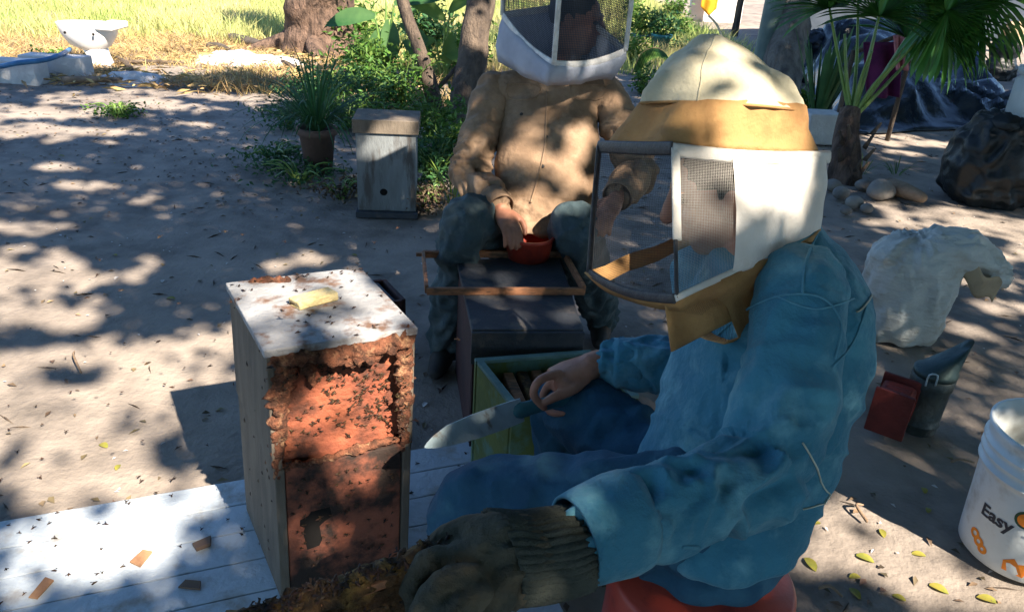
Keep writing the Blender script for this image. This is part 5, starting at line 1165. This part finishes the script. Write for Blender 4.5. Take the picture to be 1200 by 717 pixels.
canna('canna_plant', 'broad leaved canna between the slender and stout trees', b, [(0, 0, .62, -.7, -.1, .5, .5, .17), (.1, 0, .5, -.2, -.2, -.8, .4, .15), (-.1, 0, .42, -.8, 0, -.3, .4, .15), (.05, 0, .7, .5, 0, .5, .45, .15), (0, 0, .3, .5, -.4, .0, .36, .15), (-.1, 0, .25, -.4, -.4, .2, .36, .15)], 'leaf')
# ---- potted greens right of the khaki jacket
for k, (px, py, r, h, m_, lm, lab) in enumerate(((748, 62, .13, .26, 'teal_pot', 'leaf', 'leafy plant in a pale teal pot beside the veil frame'), (772, 66, .14, .30, 'teal_pot', 'leaf_dark', 'dense dark plant in a deep teal pot'))):
    b = G(px, py); b.z = 0; t = bush('potted_plant', lab, b + V3(0, 0, h * .8), .34, .42, 420, .08, lm, 9); pot(b, r, h, m_, t)
for px, py, rx, rz, n, ls, m_, lab in ((812, 70, .42, .30, 520, .07, 'leaf_dark', 'low dark green hedge plant beside the deep teal pot'), (752, 108, .22, .22, 260, .06, 'leaf', 'small green plant below the teal pots'), (765, 130, .25, .15, 200, .05, 'leaf_dark', 'creeping plant near the edge of the veiled hat'), (738, 75, .3, .35, 380, .07, 'leaf_bright', 'bright leafy plant under the rim of the pale teal pot'), (790, 50, .35, .4, 420, .08, 'leaf', 'leafy plant between the teal pots and the hat peak'), (742, 30, .3, .6, 360, .09, 'leaf_bright', 'bright tall shrub behind the teal pots'), (790, 25, .4, .5, 420, .09, 'leaf', 'mid green shrub behind the teal pots'), (935, 130, .14, .2, 120, .10, 'leaf_bright', 'bright weed at the foot of the lichen covered trunk')):
    b = G(px, py); b.z = 0; bush('shrub', lab, b, rx, rz, n, ls, m_)
b = G(745, 95); b.z = 0
t = thing('fern', 'arching yellowed fern frond below the teal pots', 'plant', b); fr = spline([b + V3(-.05, 0, .1), b + V3(.05, 0, .33), b + V3(.25, 0, .36), b + V3(.45, 0, .12)], 12)
obj('stem', tube(fr, .006, 5, 1), 'straw', t, True); mb = MB()
for k in range(3, len(fr) - 1):
    for s in (-1, 1): mb.add(strap_leaf(fr[k], (.2, s * .8, -.3), .2, .03, .6, 4))
obj('foliage', mb, 'leaf', t, True)
# bright wall and yellow cloth far behind
b = G(818, 22); b.z = 0
wl = obj('wall', box(G(838, 26) + V3(0, .12, .5), 1.1, .15, 1.2, None, .01), 'plaster'); tag(wl, 'white plastered garden wall far behind the hat', 'wall')
yb = G(826, 26); yc = lambda u, v: V3(yb.x - .15 + .34 * u, yb.y - .06 + .03 * math.sin(u * 9), .75 - .62 * v * (1 - .5 * abs(u - .55)))
tag(obj('cloth', solid(sheet(yc, 14, 10), .01), 'yellow_cloth', None, True), 'yellow cloth hanging before the white wall', 'cloth')

# ---- young fan palm, sword leaves, rocks
pbv = G(992, 212); pbv.z = 0; zp = (pbv - Vector((0, 0, CAM_H))).dot(Vector((0, cp, -sp_)))
pm = thing('fan_palm', 'young fan palm with long green stalks ringed by stones', 'palm', pbv)
tr = [pbv + V3(0, 0, -.05), D(990, 190, zp), D(990, 160, zp), D(997, 128, zp)]
obj('trunk', tube(tr, [.11, .10, .085, .075], 16, 6, False, .25), 'bark_red', pm, True)
for k in range(14):
    a = k * 2.4; z = .06 + .022 * k; c = pbv + V3(math.cos(a) * .085, math.sin(a) * .085, z); obj('leaf_base', tube([c, c + V3(math.cos(a) * .045, math.sin(a) * .045, .09)], [.032, .016], 6, 2, False, .2, None, .4), 'bark', pm, True)
def fan(hub, d, L, m, root, n=34, spread=1.25, droop=.35, nrm=None):
    d = Vector(d).normalized(); nrm = Vector(nrm or (0, -.75, .65)); sdv = d.cross(nrm).normalized(); mb = MB()
    for k in range(n):
        a = (k / (n - 1) - .5) * 2 * spread * 1.25; dd = (d * math.cos(a) + sdv * math.sin(a)).normalized(); mb.add(strap_leaf(hub, dd, L * (1 - .12 * abs(a)) * random.uniform(.9, 1.05), L * .125, droop * random.uniform(.6, 1.6), 6))
    return obj('fan_leaf', mb, m, root, True)
PET = [((1000, 135), (1040, 85), (1092, 32), zp, .98), ((1000, 135), (1015, 85), (1030, 20), zp, .97), ((998, 135), (1004, 70), (1006, -20), zp, 1), ((1002, 138), (1030, 95), (1062, 45), zp, 1.04), ((996, 135), (985, 80), (972, 10), zp, .98), ((1003, 135), (1055, 60), (1120, -40), zp, 1.02), ((1001, 132), (1020, 60), (1045, -40), zp, 1.05), ((999, 134), (1010, 90), (1022, 60), zp, .96), ((1001, 136), (1024, 100), (1050, 72), zp, .97), ((997, 134), (992, 90), (990, 40), zp, .97), ((1002, 136), (1034, 104), (1070, 66), zp, 1.0)]
for k, (a, m_, e, z, s) in enumerate(PET):
    A, Mm, E_ = D(*a, z), D(*m_, z * (1 + s) / 2), D(*e, z * s); obj('petiole', tube([A, Mm, E_], [.026, .018, .012], 8, 5, False, 0, None, .6), 'petiole', pm, True)
    d = (E_ - Mm).normalized()
    if k < 7: fan(E_, d + V3(0, 0, .1), .55 if k not in (0, 5) else .62, 'palm_leaf', pm, 36, 1.35, .5)
fan(D(1108, 14, zp * .97), (.75, -.05, .05), .66, 'palm_leaf', pm, 46, 2.1, .9, (.0, -.95, .3)); fan(D(1145, -6, zp * .99), (.6, 0, -.25), .66, 'palm_leaf', pm, 40, 1.6, .9, (0, -.9, .4))
sb_ = G(955, 150); sb_.z = 0
strap_plant('sword_plant', 'tall sword leaved plant between the grey trunk and palm', sb_, 34, .85, .055, 'leaf_dark', 0, .38, .35)
pl = box(G(958, 168) + V3(0, .05, .13), .30, .24, .26, (V3(1, .1, 0).normalized(), V3(-.1, 1, 0).normalized(), UPV), .02)
tag(obj('planter', pl, 'block_pale'), 'pale square planter at the foot of the sword leaved plant', 'planter')
RK = [(985, 232, .055, 'pale stone leaning on the palm foot'), (1000, 243, .05, 'small round stone below the palm'), (1030, 232, .085, 'large grey boulder right of the palm'), (1012, 222, .05, 'mid grey stone behind the large boulder'), (1048, 222, .05, 'flat stone behind the cut log'), (975, 222, .05, 'stone half hidden beside the hat brim'), (1015, 248, .035, 'little stone in front of the large boulder'), (990, 250, .03, 'pebble sized stone in front of the round stone')]
for k, (px, py, r, lab) in enumerate(RK):
    c = G(px, py); V, F = ellipsoid(V3(c.x, c.y, r * .62), (V3(1, 0, 0), V3(0, 1, 0), UPV), (r * 1.15, r, r * .8), 14, 9); co = np.array([tuple(v) for v in V]); cc = co.mean(0); co = cc + (co - cc) * (1 + .22 * fbm(co[:, 0] * 9 + k, co[:, 1] * 9, co[:, 2] * 9, 2))[:, None]
    tag(obj('rock', ([Vector(v) for v in co], F), 'stone', None, True), lab, 'stone')
stick('cut_log', G(1040, 226) + V3(0, 0, .05), G(1078, 240) + V3(0, 0, .05), .06, 'log', 'short cut log lying beside the stones under the palm', 'log')
for px, py, n, lab in ((1050, 205, 22, 'small grass tuft behind the palm stones'), (1010, 205, 18, 'thin grass tuft right of the palm trunk'), (1150, 215, 14, 'sparse tuft beside the black bag')): strap_plant('grass_tuft', lab, V3(*G(px, py).xy, 0), n, .16, .008, 'leaf', 0, .9, 1.2)

# ---- black tarpaulin heap, bag, jug, cloths
ta, tb, td = G(1000, 150), G(1190, 165), G(1230, 40)
def tarpf(u, v):
    p = G(985 + 245 * u, 158 - 8 * u); q_ = p + V3(.9 * v * .6, 3.0 * v, 0); n1 = float(fbm(q_.x * 1.6 + 3, q_.y * 1.6, 2, 2)); rd_ = 1 - abs(float(vn(q_.x * 2.1 + q_.y, q_.y * 3.4 + 9, 5))) * 2.4
    edge = min(1, v * 9, (u + .02) * 8, (1.02 - u) * 8)
    return V3(q_.x + .08 * n1, q_.y + .1 * n1, .012 + edge * max(0, .10 + .55 * v + .20 * n1 + .10 * rd_))
o = obj('tarpaulin', solid(sheet(tarpf, 80, 60), .006), 'tarp', None, True); tag(o, 'crumpled black plastic tarpaulin spread behind the palm', 'tarpaulin')
bb = G(1172, 246); bb = V3(bb.x, bb.y + .22, 0)
bg_ = thing('rubbish_bag', 'full shiny black rubbish bag under the white jug', 'bag', bb)
me = fuse([capped(rings([(bb + V3(0, 0, .0), V3(.22, 0, 0), V3(0, .2, 0), 2.6), (bb + V3(0, 0, .06), V3(.29, 0, 0), V3(0, .25, 0), 2.6), (bb + V3(0, 0, .25), V3(.30, 0, 0), V3(0, .26, 0), 2.4), (bb + V3(.01, 0, .42), V3(.28, 0, 0), V3(0, .24, 0), 2.3), (bb + V3(.04, 0, .57), V3(.22, 0, 0), V3(0, .18, 0), 2.2)], 30), 30)], .014, 4)
wrinkle(me, [([bb, bb + V3(0, 0, .5)], [1, 1.3])], .022, 6, 5, 61, .003)
obj('bag_body', me, 'bag', bg_, True)
knot = [bb + V3(-.08, -.10, .46), bb + V3(-.10, -.14, .53), bb + V3(-.12, -.17, .57)]
obj('bag_neck', tube(knot, [.09, .04, .07], 14, 5, False, .4), 'bag', bg_, True)
jb_ = bb + V3(.15, .02, .56)
jg = thing('jug', 'translucent white plastic jug resting on the black bag', 'jug', jb_)
obj('jug_body', capped(rings([(jb_ + V3(0, 0, 0), V3(.125, 0, 0), V3(0, .125, 0), 4), (jb_ + V3(0, 0, .02), V3(.14, 0, 0), V3(0, .14, 0), 4), (jb_ + V3(0, 0, .24), V3(.14, 0, 0), V3(0, .14, 0), 4), (jb_ + V3(0, 0, .27), V3(.12, 0, 0), V3(0, .12, 0), 3.5), (jb_ + V3(0, 0, .285), V3(.145, 0, 0), V3(0, .145, 0), 3.5), (jb_ + V3(0, 0, .33), V3(.145, 0, 0), V3(0, .145, 0), 3.5)], 36), 36), 'jug', jg, True)
def drape(name, px, py, z, w, h, m, label, seed=0):
    f = lambda u, v: D(px + w * (u - .5) * (1 - .25 * v), py + h * v, z) + V3(0, .05 * math.sin(u * 9 + seed) * (.3 + v), 0)
    return tag(obj(name, solid(sheet(f, 16, 12), .012), m, None, True), label, 'cloth')
zc_ = 6.4
rack_b = G(1043, 128); rack_b.z = 0
rk = thing('clothes_rail', 'low wooden rail behind the palm carrying cloths', 'rail', rack_b)
ra_, rb_ = D(1000, 62, 6.5), D(1075, 34, 6.5)
obj('rail_bar', tube([ra_, rb_], .02, 8, 2), 'bark', rk, True)
for e in (ra_, rb_): obj('rail_post', tube([V3(e.x, e.y, -.05), e + V3(0, 0, .02)], .022, 8, 2), 'bark', rk, True)
drape('cloth', 1035, 50, 6.46, 46, 64, 'purple_cloth', 'dark purple cloth hanging behind the palm stalks', 1); drape('cloth', 1055, 42, 6.40, 18, 40, 'pink_cloth', 'pink cloth hanging over the dark purple cloth', 4)
# shelter with shade put into its dark colour, and clutter behind the tarpaulin
sh = thing('shelter', 'plastic sheeted shelter, coloured dark for the shade, behind the tarpaulin and palm', 'shelter', G(1080, 40)); s0 = G(898, 62); s1 = G(1330, 40)
def shf(u, v): p = V3(s0.x, s0.y, 0).lerp(V3(s1.x, s1.y, 0), u); n1 = float(fbm(u * 14, v * 3, 3, 3)); return p + V3(0, -.12 * n1 + .5 * v, 2.2 * v - .02)
obj('plastic_wall', solid(sheet(shf, 60, 16), .01), 'shaded_shed', sh, True)
for u in (0, .33, .66, 1): p = V3(s0.x, s0.y + .3, 0).lerp(V3(s1.x, s1.y + .3, 0), u); obj('shelter_post', tube([p + V3(0, 0, -.05), p + V3(0, .5, 2.25)], .04, 8, 2), 'bark', sh, True)
c = G(1172, 85); bsec = bb
for px, py, r, m_, lab in ((1168, 92, .17, 'bag', 'small black bag lying on the tarpaulin behind the jug'), (1180, 62, .15, 'sack_tan', 'pale tan bundle behind the small black bag'), (1075, 72, .2, 'bag', 'shiny black bundle under the palm fan'), (1115, 66, .22, 'tarp', 'dark blue black bundle on the tarpaulin'), (950, 95, .2, 'tarp', 'dark bundle behind the sword leaved plant')):
    c = G(px, py); me = fuse([ellipsoid(V3(c.x, c.y, .28 + r * .7), (V3(1, 0, 0), V3(0, 1, 0), UPV), (r * 1.2, r, r), 18, 12), ellipsoid(V3(c.x, c.y, .1), (V3(1, 0, 0), V3(0, 1, 0), UPV), (r * 1.3, r * 1.2, .22), 18, 12)], .02, 3); wrinkle(me, [([V3(c.x, c.y, 0), V3(c.x, c.y, .5)], [1, 1])], .02, 8, 3, 71, .006); tag(obj('bundle', me, m_, None, True), lab, 'bundle')

# ================================================================== FALLEN LEAVES, TWIGS (countable near ones)
FL = [(944, 652, .05), (1004, 648, .05), (996, 675, .036), (1008, 700, .042), (1085, 575, .035), (1088, 598, .03), (1062, 702, .035), (1090, 682, .05), (1170, 704, .05), (1086, 648, .04), (1033, 617, .035), (955, 612, .025)]
for k, (px, py, L) in enumerate(FL):
    c = G(px, py); c.z = float(gz(c.x, c.y)) + .003; a = random.uniform(0, 6.28); vf = broad_leaf(c, (math.cos(a), math.sin(a), .22), (0, 0, 1), L, L * .55, .7, 6)
    tag(obj('fallen_leaf', vf, 'leaf_yellow', None, True), 'fallen yellow green leaf on the soil between the red seat and white bucket', 'leaf', 'yellow leaves fallen near the white bucket')
FL2 = [(60, 612, .04), (125, 522, .04), (136, 550, .03), (190, 330, .03), (412, 297, .03), (137, 298, .03), (138, 322, .03), (520, 365, .025), (515, 402, .03), (500, 470, .03), (68, 182, .04), (205, 348, .04)]
for k, (px, py, L) in enumerate(FL2):
    c = G(px, py); c.z = float(gz(c.x, c.y)) + .003; a = random.uniform(0, 6.28); vf = broad_leaf(c, (math.cos(a), math.sin(a), .22), (0, 0, 1), L, L * .55, .7, 6)
    tag(obj('fallen_leaf', vf, 'leaf_yellow' if k % 3 else 'ash', None, True), 'single fallen leaf on the bare soil around the hives', 'leaf', 'leaves fallen around the hives')
for a, b, lab in (((960, 690), (985, 702), 'pale split twig on the soil beside the red seat'), ((1015, 612), (1010, 595), 'short dark twig standing out of the soil near the yellow leaves'), ((1115, 542), (1140, 545), 'thin pale twig on the soil left of the white bucket'), ((95, 438), (88, 415), 'green grass stalk sticking out of the sunlit soil')):
    stick('twig', G(*a) + V3(0, 0, .006), G(*b) + V3(0, 0, .012), .005, 'log', lab, 'twig')
